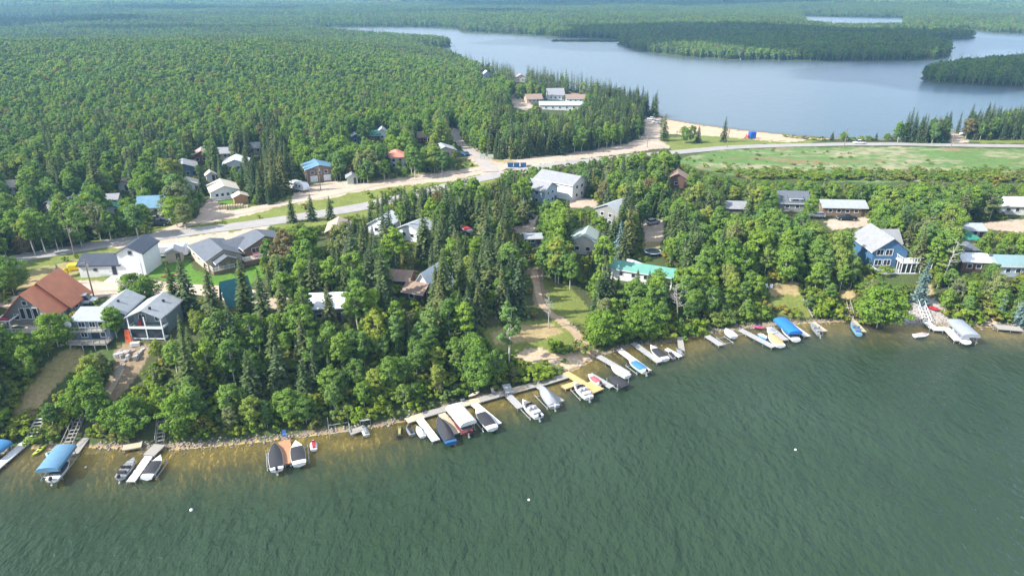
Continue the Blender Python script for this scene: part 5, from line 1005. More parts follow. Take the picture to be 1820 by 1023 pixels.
for k in range(nn): a0, a1 = 2*math.pi*k/nn, 2*math.pi*(k+1)/nn; b_.tube((2.15*math.cos(a0), 2.15*math.sin(a0), 0.92), (2.15*math.cos(a1), 2.15*math.sin(a1), 0.92), 0.16, n=5, cap=False)
b_.build('rim', M('rim_blue', (0.30, 0.42, 0.46)), o)
for k in range(6): put('leg', cached('trl', lambda: MB().tube((0,0,0),(0,0,0.9),0.05).mesh('leg', METAL)), o, (2.1*math.cos(k*math.pi/3), 2.1*math.sin(k*math.pi/3), 0))
clear([(1140,440),(1172,440),(1172,454),(1144,454)], P(1160,452).y)
boat('white boat stored on land behind the green-roofed trailer home', (1120,464), (1136,470), P(1128,470).z + 0.5, 2.2, 'cover', WHITE, CW, mtr=False, L=5.5, name='stored_boat', grp='boats stored on land')
p = P(830, 412); boat('red and white boat stored on land among the spruces', (818,400), (836,410), p.z + 0.5, 2.2, 'half', WHITE, M('red_boat', (0.55, 0.05, 0.05)), mtr=False, L=6, name='stored_boat', grp='boats stored on land')
clear([(806,396),(840,398),(844,414),(812,412)], p.y)
# utility poles and their wires
POLES = [(134,458,8.6,'roadside pole behind the yellow tank'),(167,527,8.6,'leaning street pole behind the grey-blue balcony cottage'),(1074,352,9,'pole right of the white hall'),(930,398,8,'pole beside the dark car by the pale blue house'),(1500,262,9,'pole on the highway verge near the white pickup'),
         (1690,262,9,'pole on the highway verge at right'),(1292,262,8.5,'lamp pole by the beach lawn'),(570,338,8.5,'pole by the pale garage doors of the blue-roofed house'),(168,388,8,'pole behind the green-roofed white shed'),(1150,262,8,'pole at the edge of the gravel lot')]
ptop = []
for u, v, hh, lab in POLES:
    p = P(u, v); o = thing('utility_pole', 'weathered wooden utility ' + lab if 'lamp' not in lab else 'tall pale ' + lab, 'pole', p, R(20), 'utility poles'); ptop.append(Vector((p.x, p.y, p.z + hh - 0.3)))
    MB().tube((0,0,-0.5), (0.05,0,hh), 0.17, 0.12, 7).build('shaft', mat('pole_wood', (0.26, 0.20, 0.155), 0.9, var=0.1, scale=2), o)
    MB().box(-0.9, 0.9, -0.06, 0.06, hh-0.9, hh-0.75).build('crossarm', WOODG, o); MB().tube((0.3,0.0,hh-1.9),(0.3,0.0,hh-1.1),0.2,n=8).build('transformer', METAL, o)
def wire(label, a, b, sag=0.8):
    b_ = MB(); n = 12; pts = [a.lerp(b, k/n) - Vector((0, 0, sag*4*(k/n)*(1-k/n))) for k in range(n+1)]
    for p_, q_ in zip(pts[:-1], pts[1:]): b_.tube(p_, q_, 0.018, n=3, cap=False)
    tag(b_.build('power_line', BLACK), label, 'wire', 'power lines')
wire('thin power line over the gravel street by the white garage', ptop[0], ptop[1]); wire('thin power line along the highway verge at right', ptop[4], ptop[5])
wire('thin power line leaving the street pole towards the left edge', ptop[1], Vector((-130, 138, 15))); 
# ------------------------------------------------------------------ vegetation: materials
def leaf_mat(name, cols, trans=0.25, vary=0.28):
    m = bpy.data.materials.new(name); m.use_nodes = True; nt = m.node_tree; N = nt.nodes; L = nt.links
    for nd in list(N): N.remove(nd)
    out = N.new('ShaderNodeOutputMaterial'); oi = N.new('ShaderNodeObjectInfo'); cr = N.new('ShaderNodeValToRGB')
    el = cr.color_ramp.elements
    while len(el) < len(cols): el.new(0.5)
    for k, (p, c) in enumerate(cols): el[k].position = p; el[k].color = (*c, 1)
    L.new(oi.outputs['Random'], cr.inputs[0])
    at = N.new('ShaderNodeAttribute'); at.attribute_name = 'tint'
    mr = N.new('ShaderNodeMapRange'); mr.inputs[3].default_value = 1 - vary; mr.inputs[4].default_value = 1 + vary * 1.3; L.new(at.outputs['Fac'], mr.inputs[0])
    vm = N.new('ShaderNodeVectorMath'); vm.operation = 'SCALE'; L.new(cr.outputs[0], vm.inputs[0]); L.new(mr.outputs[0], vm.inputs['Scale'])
    df = N.new('ShaderNodeBsdfDiffuse'); L.new(vm.outputs[0], df.inputs[0])
    tr = N.new('ShaderNodeBsdfTranslucent'); L.new(vm.outputs[0], tr.inputs[0])
    mx = N.new('ShaderNodeMixShader'); mx.inputs[0].default_value = trans; L.new(df.outputs[0], mx.inputs[1]); L.new(tr.outputs[0], mx.inputs[2]); L.new(mx.outputs[0], out.inputs[0])
    return m
LF_ASPEN = leaf_mat('aspen_leaves', [(0.0, (0.130, 0.225, 0.056)), (0.18, (0.160, 0.265, 0.062)), (0.36, (0.205, 0.325, 0.058)), (0.58, (0.245, 0.360, 0.052)), (0.75, (0.165, 0.280, 0.088)), (0.90, (0.295, 0.350, 0.060)), (0.985, (0.21, 0.24, 0.12)), (1.0, (0.26, 0.17, 0.06))], 0.40)
LF_GREEN = leaf_mat('leafy_crown', [(0.0, (0.155, 0.265, 0.048)), (0.5, (0.20, 0.32, 0.046)), (1.0, (0.165, 0.28, 0.058))], 0.40)
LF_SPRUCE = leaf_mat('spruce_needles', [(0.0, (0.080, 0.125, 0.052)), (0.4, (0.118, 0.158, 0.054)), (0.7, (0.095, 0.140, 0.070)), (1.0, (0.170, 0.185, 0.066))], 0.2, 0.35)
LF_BLUE = leaf_mat('blue_spruce_needles', [(0.0, (0.13, 0.20, 0.19)), (1.0, (0.15, 0.22, 0.21))], 0.05, 0.3)
LF_SHRUB = leaf_mat('shrub_leaves', [(0.0, (0.12, 0.205, 0.03)), (0.35, (0.17, 0.255, 0.03)), (0.65, (0.215, 0.25, 0.036)), (0.85, (0.12, 0.185, 0.05)), (1.0, (0.27, 0.235, 0.055))], 0.3)
BARKW = mat('aspen_bark', (0.50, 0.48, 0.43), 0.85, var=0.25, scale=2.5); BARKB = mat('spruce_bark', (0.13, 0.095, 0.07), 0.9, var=0.2, scale=3)
# ------------------------------------------------------------------ vegetation: meshes of about one metre-true size
def quads(c, nrm, su, sv, r_):
    """leaf quads with centres c, normals nrm, half sizes su, sv"""
    n = len(c); t = r_.normal(size=(n, 3)); nrm = nrm / (np.linalg.norm(nrm, axis=1, keepdims=True) + 1e-9)
    t -= nrm * (t * nrm).sum(1, keepdims=True); t /= np.linalg.norm(t, axis=1, keepdims=True) + 1e-9; b = np.cross(nrm, t)
    su = su[:, None]; sv = sv[:, None]
    V = np.stack([c - t*su, c + b*sv*0.9, c + t*su, c - b*sv], 1).reshape(-1, 3); return V, np.arange(n * 4).reshape(n, 4)
def tube_np(a, b, r0, r1, n=5):
    a = np.array(a, float); b = np.array(b, float); d = b - a; d /= np.linalg.norm(d) + 1e-9
    p = np.cross(d, [0.3, 0.9, 0.1]); p /= np.linalg.norm(p); q = np.cross(d, p); th = np.arange(n) * 2 * np.pi / n
    ring = lambda c, r: c + r * (np.cos(th)[:, None] * p + np.sin(th)[:, None] * q)
    V = np.concatenate([ring(a, r0), ring(b, r1)]); k = np.arange(n); return V, np.stack([k, (k+1) % n, n + (k+1) % n, n + k], 1)
def join(parts):
    V, F, o = [], [], 0
    for v, f in parts: V.append(v); F.append(f + o); o += len(v)
    return np.concatenate(V), np.concatenate(F)
def decid(seed, h=10.0, rx=2.5, base=0.28, nc=42, nl=52, leaf=0.30, flat=0.0, sparse=False):
    r_ = np.random.default_rng(seed); cz, rz = h * (1 + base) / 2, h * (1 - base) / 2
    d = r_.normal(size=(nc, 3)); d /= np.linalg.norm(d, axis=1, keepdims=True); rad = r_.uniform(0.25, 1, nc) ** 0.45
    lob = 1 + 0.28 * np.sin(np.arctan2(d[:, 1], d[:, 0]) * 3 + seed) + r_.normal(0, 0.08, nc)
    C = np.stack([d[:, 0]*rad*rx*lob, d[:, 1]*rad*rx*lob, cz + d[:, 2]*rad*rz*0.93], 1)
    up = (C[:, 2] - (cz - rz)) / (2 * rz); taper = np.clip(1.25 - up * 0.62, 0.35, 1.05); C[:, :2] *= taper[:, None]
    cr = r_.uniform(0.45, 1.05, nc) * min(rx, 3.0) * 0.31
    P_, N_, T_ = [], [], []
    for k in range(nc):
        g = r_.normal(size=(nl, 3)); g /= np.linalg.norm(g, axis=1, keepdims=True); q = g * (r_.uniform(0.3, 1, nl) ** 0.5)[:, None] * cr[k] * np.array([1.15, 1.15, 0.75])
        P_.append(C[k] + q); N_.append(g * 0.7 + np.array([0, 0, 0.55]) + 0.35 * d[k] + r_.normal(0, 0.45, (nl, 3))); T_.append(np.clip(r_.uniform(0.1, 0.9) * 0.65 + r_.uniform(0, 0.35, nl), 0, 1))
    c = np.concatenate(P_); s = r_.uniform(0.65, 1.25, len(c)) * leaf; V, F = quads(c, np.concatenate(N_), s, s * 0.75, r_); tint = np.repeat(np.concatenate(T_), 4)
    lean = r_.normal(0, 0.35, 2); top = np.array([lean[0], lean[1], h * 0.86]); mid = np.array([lean[0]*0.4, lean[1]*0.4, h*0.4]); tw = 0.016 * h
    parts = [tube_np((0, 0, -0.6), mid, tw, tw*0.72), tube_np(mid, top, tw*0.72, tw*0.2)]
    for k in r_.choice(nc, min(12, nc), False):
        t = r_.uniform(0.3, 0.8); a = mid * (1 - t) + top * t if t > 0.3 else mid; a = a - np.array([0, 0, 0.3]); parts.append(tube_np(a, C[k], tw*0.35, tw*0.1, 4))
    return (V, F, tint), join(parts)
def spruce(seed, h=12.0, rx=2.1, nw=24, nb=9, droop=0.35, detail=5, base=0.07):
    r_ = np.random.default_rng(seed); P_, N_, SU, SV, T_ = [], [], [], [], []
    for w in range(nw):
        t = w / (nw - 1); z = h * (base + (0.985 - base) * t ** 0.92); R_ = rx * (1 - t) ** 0.82 * r_.uniform(0.82, 1.12) + 0.10; n = max(int(nb * (1 - 0.5 * t)), 4); a0 = r_.uniform(0, 6.28)
        for k in range(n):
            a = a0 + 6.283 * k / n + r_.normal(0, 0.16); l = R_ * r_.uniform(0.68, 1.12); tt = r_.uniform(0.15, 0.85); dr = droop * r_.uniform(0.6, 1.3) * (1 - 0.55 * t)
            for j in range(detail):
                f = (j + 0.7) / detail; ca, sa = math.cos(a), math.sin(a); side = r_.normal(0, 0.10) * l
                P_.append((ca*l*f - sa*side, sa*l*f + ca*side, z - dr*l*f*f + r_.normal(0, 0.05))); N_.append((ca*0.35*dr + r_.normal(0, 0.28), sa*0.35*dr + r_.normal(0, 0.28), 1.0)); q = l / detail
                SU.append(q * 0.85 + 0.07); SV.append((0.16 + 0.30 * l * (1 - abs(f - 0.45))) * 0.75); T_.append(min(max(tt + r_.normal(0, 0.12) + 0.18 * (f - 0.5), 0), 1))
    V, F = quads(np.array(P_), np.array(N_), np.array(SU), np.array(SV), r_); tint = np.repeat(np.array(T_), 4)
    return (V, F, tint), tube_np((0, 0, -0.6), (0, 0, h * 0.93), 0.017 * h, 0.03, 6)
def shrub(seed, h=2.0, rx=1.3, nc=12, nl=30, leaf=0.20):
    (V, F, T), tr = decid(seed, h, rx, 0.05, nc, nl, leaf); return (V, F, T), tr
def crown_mesh(name, cr, m): return np_mesh(name, cr[0], cr[1], [m], False, {'tint': ('FLOAT', 'POINT', cr[2])})
def trunk_mesh(name, tr, m): return np_mesh(name, tr[0], tr[1], [m], True)
def both_mesh(name, cr, tr, ml, mt):
    V = np.concatenate([cr[0], tr[0]]); F = np.concatenate([cr[1], tr[1] + len(cr[0])])
    me = np_mesh(name, V, F, [ml, mt], False, {'tint': ('FLOAT', 'POINT', np.concatenate([cr[2], np.full(len(tr[0]), 0.5)]))})
    me.polygons.foreach_set('material_index', np.concatenate([np.zeros(len(cr[1]), np.int32), np.ones(len(tr[1]), np.int32)])); return me
# prototypes: (reference height, reference radius, crown mesh, trunk mesh, joined mesh)
PROTO = {'aspen': [], 'spruce': [], 'shrub': [], 'far_aspen': [], 'far_spruce': []}
for k in range(8):
    hh = 10.0; rx = [2.1, 2.5, 2.9, 1.8, 2.3, 3.2, 2.6, 4.3][k]; base = [0.30, 0.22, 0.16, 0.38, 0.28, 0.14, 0.2, 0.10][k]
    c, t = decid(100 + k, hh, rx, base, 74 if k < 7 else 150, 58, 0.215); PROTO['aspen'].append((hh, rx, crown_mesh('crown', c, LF_ASPEN), trunk_mesh('trunk', t, BARKW), both_mesh('aspen_form', c, t, LF_ASPEN, BARKW)))
for k in range(6):
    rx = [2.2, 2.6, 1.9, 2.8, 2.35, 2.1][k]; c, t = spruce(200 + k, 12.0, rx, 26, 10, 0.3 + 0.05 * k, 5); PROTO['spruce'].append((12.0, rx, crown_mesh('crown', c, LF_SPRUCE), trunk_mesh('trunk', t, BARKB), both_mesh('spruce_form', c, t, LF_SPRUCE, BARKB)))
for k in range(5):
    c, t = shrub(300 + k, 2.0, 1.25 + 0.1 * k); PROTO['shrub'].append((2.0, 1.3, crown_mesh('foliage', c, LF_SHRUB), trunk_mesh('stem', t, BARKB), both_mesh('shrub_form', c, t, LF_SHRUB, BARKB)))
for k in range(4):
    c, t = decid(400 + k, 10.0, 2.8, 0.12, 30, 22, 0.55); PROTO['far_aspen'].append((10.0, 2.6, None, None, both_mesh('far_aspen_form', c, t, LF_ASPEN, BARKW)))
for k in range(3):
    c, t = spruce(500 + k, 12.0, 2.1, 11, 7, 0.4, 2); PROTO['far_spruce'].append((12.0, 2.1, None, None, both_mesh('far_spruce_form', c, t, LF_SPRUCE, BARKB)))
def patch(seed, S=34.0, n=34):
    r_ = np.random.default_rng(seed); cs, ts = [], []; C, N_, T = [], [], []
    for k in range(n):
        x, y = r_.uniform(-S/2, S/2, 2); hh = r_.uniform(8, 14); rr = r_.uniform(2.2, 3.6); tt = r_.uniform(0.0, 0.8)
        for j in range(14):
            g = r_.normal(size=3); g /= np.linalg.norm(g); g[2] = abs(g[2]) if j > 4 else g[2]
            C.append((x + g[0]*rr*0.8, y + g[1]*rr*0.8, hh * 0.62 + g[2] * hh * 0.36)); N_.append(g + np.array([0, 0, 0.5])); T.append(tt + r_.uniform(0, 0.2))
    C = np.array(C); s = r_.uniform(1.0, 1.7, len(C)); V, F = quads(C, np.array(N_), s, s, r_); return V, F, np.repeat(np.array(T), 4)
PATCH = [crown_mesh('canopy_form', patch(600 + k), LF_ASPEN) for k in range(4)]
# ------------------------------------------------------------------ where the trees stand
def sil(x, y, z, h, r, con):
    """sample points of the tree outlines, in photo pixels -> arrays (k, n)"""
    dec = [(0, 0.97), (0, 0.8), (-0.75, 0.75), (0.75, 0.75), (-0.95, 0.55), (0.95, 0.55), (0, 0.6), (-0.7, 0.35), (0.7, 0.35), (0, 0.35), (0, 0.1)]
    spr = [(0, 0.98), (0, 0.8), (-0.3, 0.7), (0.3, 0.7), (-0.55, 0.45), (0.55, 0.45), (0, 0.5), (-0.85, 0.18), (0.85, 0.18), (0, 0.25), (0, 0.05)]
    U, V = [], []
    for (a, b), (c, d) in zip(dec, spr):
        ox = np.where(con, c, a) * r; oz = np.where(con, d, b) * h; u, v, _ = project(x + ox, y, z + oz); U.append(u); V.append(v)
    return np.array(U), np.array(V)
AREA_CLEAR = [p for _, p, k in AREAS if k] + [
    [(-60,478),(0,458),(200,424),(320,407),(420,396),(545,376),(655,357),(655,376),(545,394),(420,410),(320,424),(200,441),(100,458),(0,475),(-60,490)],
    [(848,322),(862,302),(886,306),(880,318),(862,326)], [(1195,276),(1300,258),(1400,255),(1600,252),(1830,255),(1830,266),(1600,262),(1400,264),(1300,268)]]
AREA_CLEAR.append([(1200,190),(1300,180),(1480,200),(1540,222),(1590,236),(1560,247),(1450,247),(1300,234),(1200,214)])
def allowed(x, y, z, h, r, con, grow=0.9):
    U, V = sil(x, y, z, h, r * grow, con); ok = np.ones(len(x), bool)
    polys = [(p, None) for p in AREA_CLEAR] + list(VIS)
    for p, dist in polys:
        a = np.array(p); m = ok & (U.max(0) > a[:, 0].min()) & (U.min(0) < a[:, 0].max()) & (V.max(0) > a[:, 1].min()) & (V.min(0) < a[:, 1].max())
        if dist is not None: m &= y < dist + 0.5
        idx = np.nonzero(m)[0]
        if not len(idx): continue
        hit = in_poly(U[:, idx], V[:, idx], p).any(0)
        # corners and centre of a small outline covered by the tree
        cu, cv = a.mean(0); x0, x1 = U[:, idx].min(0), U[:, idx].max(0); y0, y1 = V[:, idx].min(0), V[:, idx].max(0)
        hit |= (x0 < cu) & (cu < x1) & (y0 < cv) & (cv < y1)
        ok[idx[hit]] = False
    for fx, fy, fr in FOOT: ok &= (x - fx) ** 2 + (y - fy) ** 2 > (fr + 0.4 * r) ** 2
    return ok
SPRZ = [(0.8, [(640,310),(760,300),(950,340),(955,540),(900,570),(760,580),(640,540),(560,460)]), (0.5, [(290,470),(560,470),(620,640),(480,700),(380,690),(300,640)]),
        (0.6, [(1020,470),(1100,370),(1150,370),(1140,470),(1080,550),(1020,540)]), (0.72, [(870,185),(1190,190),(1190,285),(870,290)]), (0.93, [(790,80),(930,95),(1180,130),(1210,235),(1150,215),(1100,190),(900,150)]),
        (0.85, [(1600,180),(1840,165),(1840,250),(1600,255)]), (0.42, [(60,235),(520,215),(540,370),(380,330),(250,330),(60,345)]), (0.5, [(1150,280),(1300,330),(1260,450),(1180,470),(1150,380)]),
        (0.92, [(418,255),(520,245),(525,368),(418,366)]), (0.55, [(930,275),(1200,265),(1220,340),(930,345)]), (0.35, [(1600,380),(1680,380),(1680,470),(1600,470)])]
def grid_pts(r0, r1, cell, amax=43.5):
    n = int(r1 * math.sin(R(amax)) / cell); gx = np.arange(-n, n + 1) * cell; gy = np.arange(r0 * 0.7, r1, cell); X, Y = np.meshgrid(gx, gy); X = X.ravel(); Y = Y.ravel()
    X = X + rng.uniform(-0.48, 0.48, len(X)) * cell; Y = Y + rng.uniform(-0.48, 0.48, len(Y)) * cell; rr = np.hypot(X, Y)
    m = (rr >= r0) & (rr < r1) & (np.abs(np.arctan2(X, Y)) < R(amax)); return X[m], Y[m]
def shore_d(x, y): return (y - np.interp(x, SHORE[:, 0], SHORE[:, 1])) * 0.93
def make_trees(r0, r1, cell, hmin, hmax, near):
    x, y = grid_pts(r0, r1, cell); z = height(x, y); d = shore_d(x, y); m = (z > 0.3) & (d > 2.5); x, y, z, d = x[m], y[m], z[m], d[m]
    u, v, dep = project(x, y, z + 5); p = np.full(len(x), 0.07) + 0.10 * (fbm(x / 40, y / 40, 3) > 0.62)
    for f, poly in SPRZ: p[in_poly(u, v, poly)] = f
    p = np.where(y > 640, np.where(fbm(x / 120, y / 90, 9) > 0.56, 0.55, 0.12), p)
    con = rng.uniform(size=len(x)) < p
    h = rng.uniform(hmin, hmax, len(x)); h = np.where(con, h * 1.2 * rng.uniform(0.75, 1.2, len(x)), h)
    if near:
        h *= np.clip(0.55 + d / 40, 0.55, 1.0) * (1 - 0.35 * in_poly(u, v, [(1180,300),(1300,300),(1830,300),(1830,355),(1560,360),(1250,350)]))
    k = np.where(con, rng.integers(0, 6, len(x)), rng.integers(0, 7, len(x)))
    rad = np.where(con, np.array([q[1] / q[0] for q in PROTO['spruce']])[k % 6], np.array([q[1] / q[0] for q in PROTO['aspen']])[k % 8]) * h * rng.uniform(0.85, 1.15, len(x)) * np.where(y > 1150, 1.1, np.where(y > 270, 0.82, 1.0))
    ok = allowed(x, y, z, h, rad, con)
    return [a[ok] for a in (x, y, z, h, rad, con, k)]
T1 = [np.concatenate(q) for q in zip(make_trees(95, 290, 3.8, 7.0, 12.0, True), make_trees(290, 460, 3.3, 8.5, 11.8, True))]
T2 = make_trees(460, 1150, 4.1, 9.5, 12.5, False)
T3 = make_trees(1150, 2600, 7.0, 9.5, 13, False)
# second pass of smaller trees to close the gaps the first pass left
T1b = make_trees(95, 330, 4.6, 3.5, 6.0, True)
# trees one can point at: base pixel, kind, height, radius, label
SPOT = [(904,648,'birch',14.5,2.5,'tall slender birch with a white trunk standing alone on the sandy launch'),
        (1633,538,'blue',11.5,2.3,'tall blue spruce at the top of the white railed stairs'), (1812,578,'blue',7.5,1.9,'blue spruce on the shore at the right edge'), (1776,565,'blue',6.5,1.2,'thin blue spruce left of the right-edge blue spruce'),
        (110,508,'blue',5.6,1.5,'small dark blue spruce between the orange-roofed cottage and yellow tank'), (242,532,'aspen',6.5,3.0,'round leafy tree in front of the white garage tower, left one'), (264,534,'aspen',6.0,2.8,'round leafy tree in front of the white garage tower, right one'),
        (985,462,'aspen',7.5,3.4,'bright green round tree left of the grey-green roofed cottage'), (1558,582,'aspen',10.5,5.0,'big spreading tree on the shore below the blue lake house'), (1290,500,'aspen',12,4.6,'broad bright green tree right of the grey trailer clearing'),
        (1286,252,'spruce',12,2.2,'tall lone spruce on the beach lawn'), (1240,254,'spruce',8.5,2.2,'shorter spruce on the beach lawn beside leafy trees'), (1215,254,'aspen',8,3,'leafy tree on the beach lawn, left one'), (1228,252,'aspen',8,2.6,'leafy tree on the beach lawn, right one'), (1180,250,'spruce',13,2.6,'big dark spruce beside the beach parking track'),
        (20,520,'aspen',9,3.6,'spreading dark tree behind the orange-roofed cottage'), (104,616,'aspen',7.5,3.2,'large leafy tree in front of the orange-roofed cottage, right one'), (46,648,'aspen',7,3.0,'large leafy tree in front of the orange-roofed cottage, left one'),
        (208,600,'aspen',7,1.9,'yellowish tree between the grey-blue and white-porched cottages'), (338,560,'spruce',13,2.6,'tall spruce right of the white-porched cottage, nearest one'), (316,560,'spruce',12,2.2,'tall spruce touching the white-porched cottage roof'), (384,575,'spruce',13,2.4,'tall spruce left of the teal A-frame'), (440,560,'spruce',13,2.4,'tall spruce right of the teal A-frame'),
        (160,735,'aspen',7.5,3.4,'leafy tree over the plank path at far left'), (238,770,'aspen',7.5,3.6,'leafy tree on the bank left of the shaded stairs'), (325,780,'aspen',9,3.0,'leafy tree on the bank right of the shaded stairs'),
        (850,690,'aspen',9,3.4,'round leafy tree on the bank above the boardwalk'), (840,655,'aspen',8,3.0,'grey-green leafy tree beside the launch lawn'), (1070,612,'aspen',8.5,4.2,'large leafy tree right of the sandy launch'), (1140,600,'aspen',9,4.4,'large leafy tree above the white docks')]
SPOT += [(1168,536,'aspen',8.5,2.6,'leafy tree before the green-roofed trailer home, right one'),(1130,534,'spruce',8,1.9,'spruce before the green-roofed trailer home, left one'),(1150,540,'spruce',8.5,1.9,'spruce before the green-roofed trailer home, right one'),(236,396,'aspen',8,3.0,'leafy tree before the blue-roofed cottage, left one'),(256,398,'aspen',6.5,2.6,'leafy tree before the blue-roofed cottage, right one'),(312,392,'aspen',8.5,3.4,'broad roadside tree left of the white bungalow drive'),(334,384,'aspen',7.5,3.0,'roadside tree nearest the white bungalow drive'),(738,302,'aspen',7,2.8,'leafy tree right of the salmon-roofed house'),(690,306,'spruce',11,2.4,'dark spruce left of the salmon-roofed house'),(605,318,'aspen',8,3.0,'leafy tree right of the blue-roofed brown house'),(770,300,'aspen',7,2.6,'leafy tree left of the junction bungalow'),
         (345,705,'spruce',12.5,2.7,'wide grey-brown spruce in the middle of the left bank'),(545,662,'spruce',12,2.5,'tall spruce standing over the left bank woods'),(475,592,'spruce',13.5,2.5,'tall spruce behind the left bank, farther left'),(510,598,'spruce',12.5,2.3,'tall spruce behind the left bank, farther right'),
         (420,640,'spruce',11.5,2.3,'spruce just right of the wide grey-brown spruce'),(590,600,'spruce',12,2.2,'tall spruce left of the hidden pale-roofed cottage'),(790,560,'spruce',14.5,2.8,'broad tall spruce right of the white A-frame'),(822,552,'spruce',14,2.6,'dark tall spruce second right of the white A-frame'),(868,528,'spruce',14.5,2.6,'dark tall spruce nearest the launch path'),(1115,452,'spruce',14,3.0,'huge spruce left of the village gravel lot'),(1100,462,'blue',11,2.4,'blue-green spruce left of the village gravel lot'),
         (1062,560,'spruce',10,2.0,'slim spruce above the launch slope, left one'),(1085,556,'spruce',10,2.0,'slim spruce above the launch slope, right one'),
         (1478,250,'spruce',4.8,1.5,'small spruce on the lake side of the highway, left one'),(1498,250,'aspen',4.6,1.9,'small leafy tree on the lake side of the highway'),(1556,250,'spruce',4.2,1.3,'small spruce on the lake side of the highway, right one'),(1576,250,'aspen',4.0,1.8,'low leafy tree beside the right lakeside spruces'),(520,395,'spruce',8.5,1.9,'left of three roadside spruces'),(555,392,'spruce',8.5,1.9,'middle of three roadside spruces'),(588,390,'spruce',7.5,1.8,'right of three roadside spruces')]
# ------------------------------------------------------------------ individual trees
def tree_thing(name, label, cat, x, y, z, h, rad, pr, rot, group, parts=('trunk', 'crown'), crown=None, mo=None):
    o = thing(name, label, cat, (x, y, z), rot, group); s = h / pr[0]; o.scale = (rad / pr[1], rad / pr[1], s)
    link(parts[0], pr[3], o); c_ = link(parts[1], crown or pr[2], o)
    if mo: c_.material_slots[0].link = 'OBJECT'; c_.material_slots[0].material = mo
    return o
bm_blue = [crown_mesh('crown', spruce(700 + k, 12.0, 2.2, 24, 10, 0.25, 5)[0], LF_BLUE) for k in range(2)]
bc, bt = decid(801, 14.0, 2.4, 0.30, 34, 40, 0.28); birch = (14.0, 2.4, crown_mesh('crown', bc, LF_ASPEN), trunk_mesh('trunk', bt, BARKW))
for k, (u, v, kd, hh, rr, lab) in enumerate(SPOT):
    p = P(u, v); rot = k * 1.7
    if kd == 'blue': tree_thing('blue_spruce_tree', lab, 'spruce tree', p.x, p.y, p.z, hh, rr, PROTO['spruce'][k % 6], rot, 'trees that stand out', crown=bm_blue[k % 2])
    elif kd == 'birch': tree_thing('birch_tree', lab, 'birch tree', p.x, p.y, p.z, hh, rr, birch, rot, 'trees that stand out')
    else: tree_thing(kd + '_tree', lab, kd + ' tree', p.x, p.y, p.z, hh, rr, min(PROTO[kd], key=lambda q: abs(q[1] / q[0] - rr / hh)), rot, 'trees that stand out', mo=LF_GREEN if kd == 'aspen' else None)
LF_YELLOW = leaf_mat('yellow_bloom', [(0.0, (0.62, 0.48, 0.03)), (1.0, (0.66, 0.52, 0.03))], 0.2)
p = P(119, 492); tree_thing('shrub', 'bright yellow flowering shrub beside the yellow tank', 'shrub', p.x, p.y, p.z, 2.4, 1.3, PROTO['shrub'][0], 1.0, 'trees that stand out', ('stem', 'foliage'), mo=LF_YELLOW)
def dead_tree(u, v, h, label, seed, lean=(0, 0)):
    p = P(u, v); r_ = np.random.default_rng(seed); o = thing('dead_tree', label, 'dead tree', p, 0, 'bare dead trees'); top = np.array([lean[0], lean[1], h]); parts = [tube_np((0, 0, -0.4), top * 0.55, 0.14, 0.09), tube_np(top * 0.55, top, 0.09, 0.02)]
    link('trunk', np_mesh('trunk', *join(parts), [mat('dead_wood', (0.40, 0.375, 0.34), 0.9, var=0.15, scale=3)], True), o); br = []
    for k in range(26):
        t = r_.uniform(0.35, 0.97); a = top * t; ang = r_.uniform(0, 6.28); l = h * 0.24 * (1.15 - t * 0.6) * r_.uniform(0.6, 1.2); e = a + np.array([math.cos(ang)*l, math.sin(ang)*l, l * r_.uniform(0.1, 0.7)]); br.append(tube_np(a, e, 0.07, 0.025, 4))
        for j in range(3): f = r_.uniform(0.4, 0.95); q = a + (e - a) * f; br.append(tube_np(q, q + r_.normal(0, 0.35, 3) * l * 0.5 + np.array([0, 0, 0.12 * l]), 0.035, 0.016, 3))
    link('branches', np_mesh('branches', *join(br), [MATS['dead_wood']], True), o)
dead_tree(975, 582, 8.0, 'bare grey dead tree on the grassy launch slope', 1); dead_tree(1674, 500, 10.5, 'leaning white dead birch beside the pale-roofed porch cottage', 2, (1.4, 0)); dead_tree(1205, 570, 9, 'bare dead tree on the slope below the green-roofed trailer home', 3, (-1.2, 0)); dead_tree(228, 540, 4.5, 'bare grey bush between the two grey-roofed cottages', 4)
for nm_, u_, v_ in [('the silver boat', 228, 800), ('the red-brown dock', 508, 778), ('the black-wrapped boat', 480, 783), ('the bare lift frame', 603, 760), ('the shore table', 650, 752), ('the three jet skis', 726, 748), ('the white-canopied lift', 806, 722),
    ('the cream canoe', 842, 706), ('the open white runabout', 925, 690), ('the new wood dock', 1004, 660), ('the white launch birch', 904, 648), ('the long grey bent dock', 1126, 608), ('the two grey jet skis', 1200, 606), ('the beached white boat', 1296, 588), ('the blue-canopied lift', 1390, 576),
    ('the aluminium fishing boat', 1444, 572), ('the blue rowing boat', 1512, 566), ('the red kayaks', 1660, 553), ('the right-edge platform', 1790, 578), ('the lime kayaks', 70, 798), ('the faded blue canopy', 118, 796), ('the patio', 232, 624), ('the bare launch tree', 975, 582), ('the dry lawn chairs', 1366, 512), ('the junction signs', 865, 284), ('the beach parking', 1160, 216), ('the far gravel track', 1050, 272), ('the side road bend', 806, 234), ('the resort drive', 925, 184), ('the right lakeside drive', 1700, 242), ('the long gravel road', 680, 326), ('the hidden highway bend', 960, 300), ('the village gravel lot', 1160, 415), ('the red stored boat', 826, 408), ('the right driveway', 1770, 402), ('the forest edge at left', 120, 330), ('the middle of the gravel street', 330, 512)]:
    q_ = P(u_, v_); LAND.append((nm_, q_.x, q_.y))
def ordinal(k): return ['nearest', 'second nearest', 'third nearest', 'fourth nearest', 'fifth nearest', 'sixth nearest', 'seventh nearest'][k]
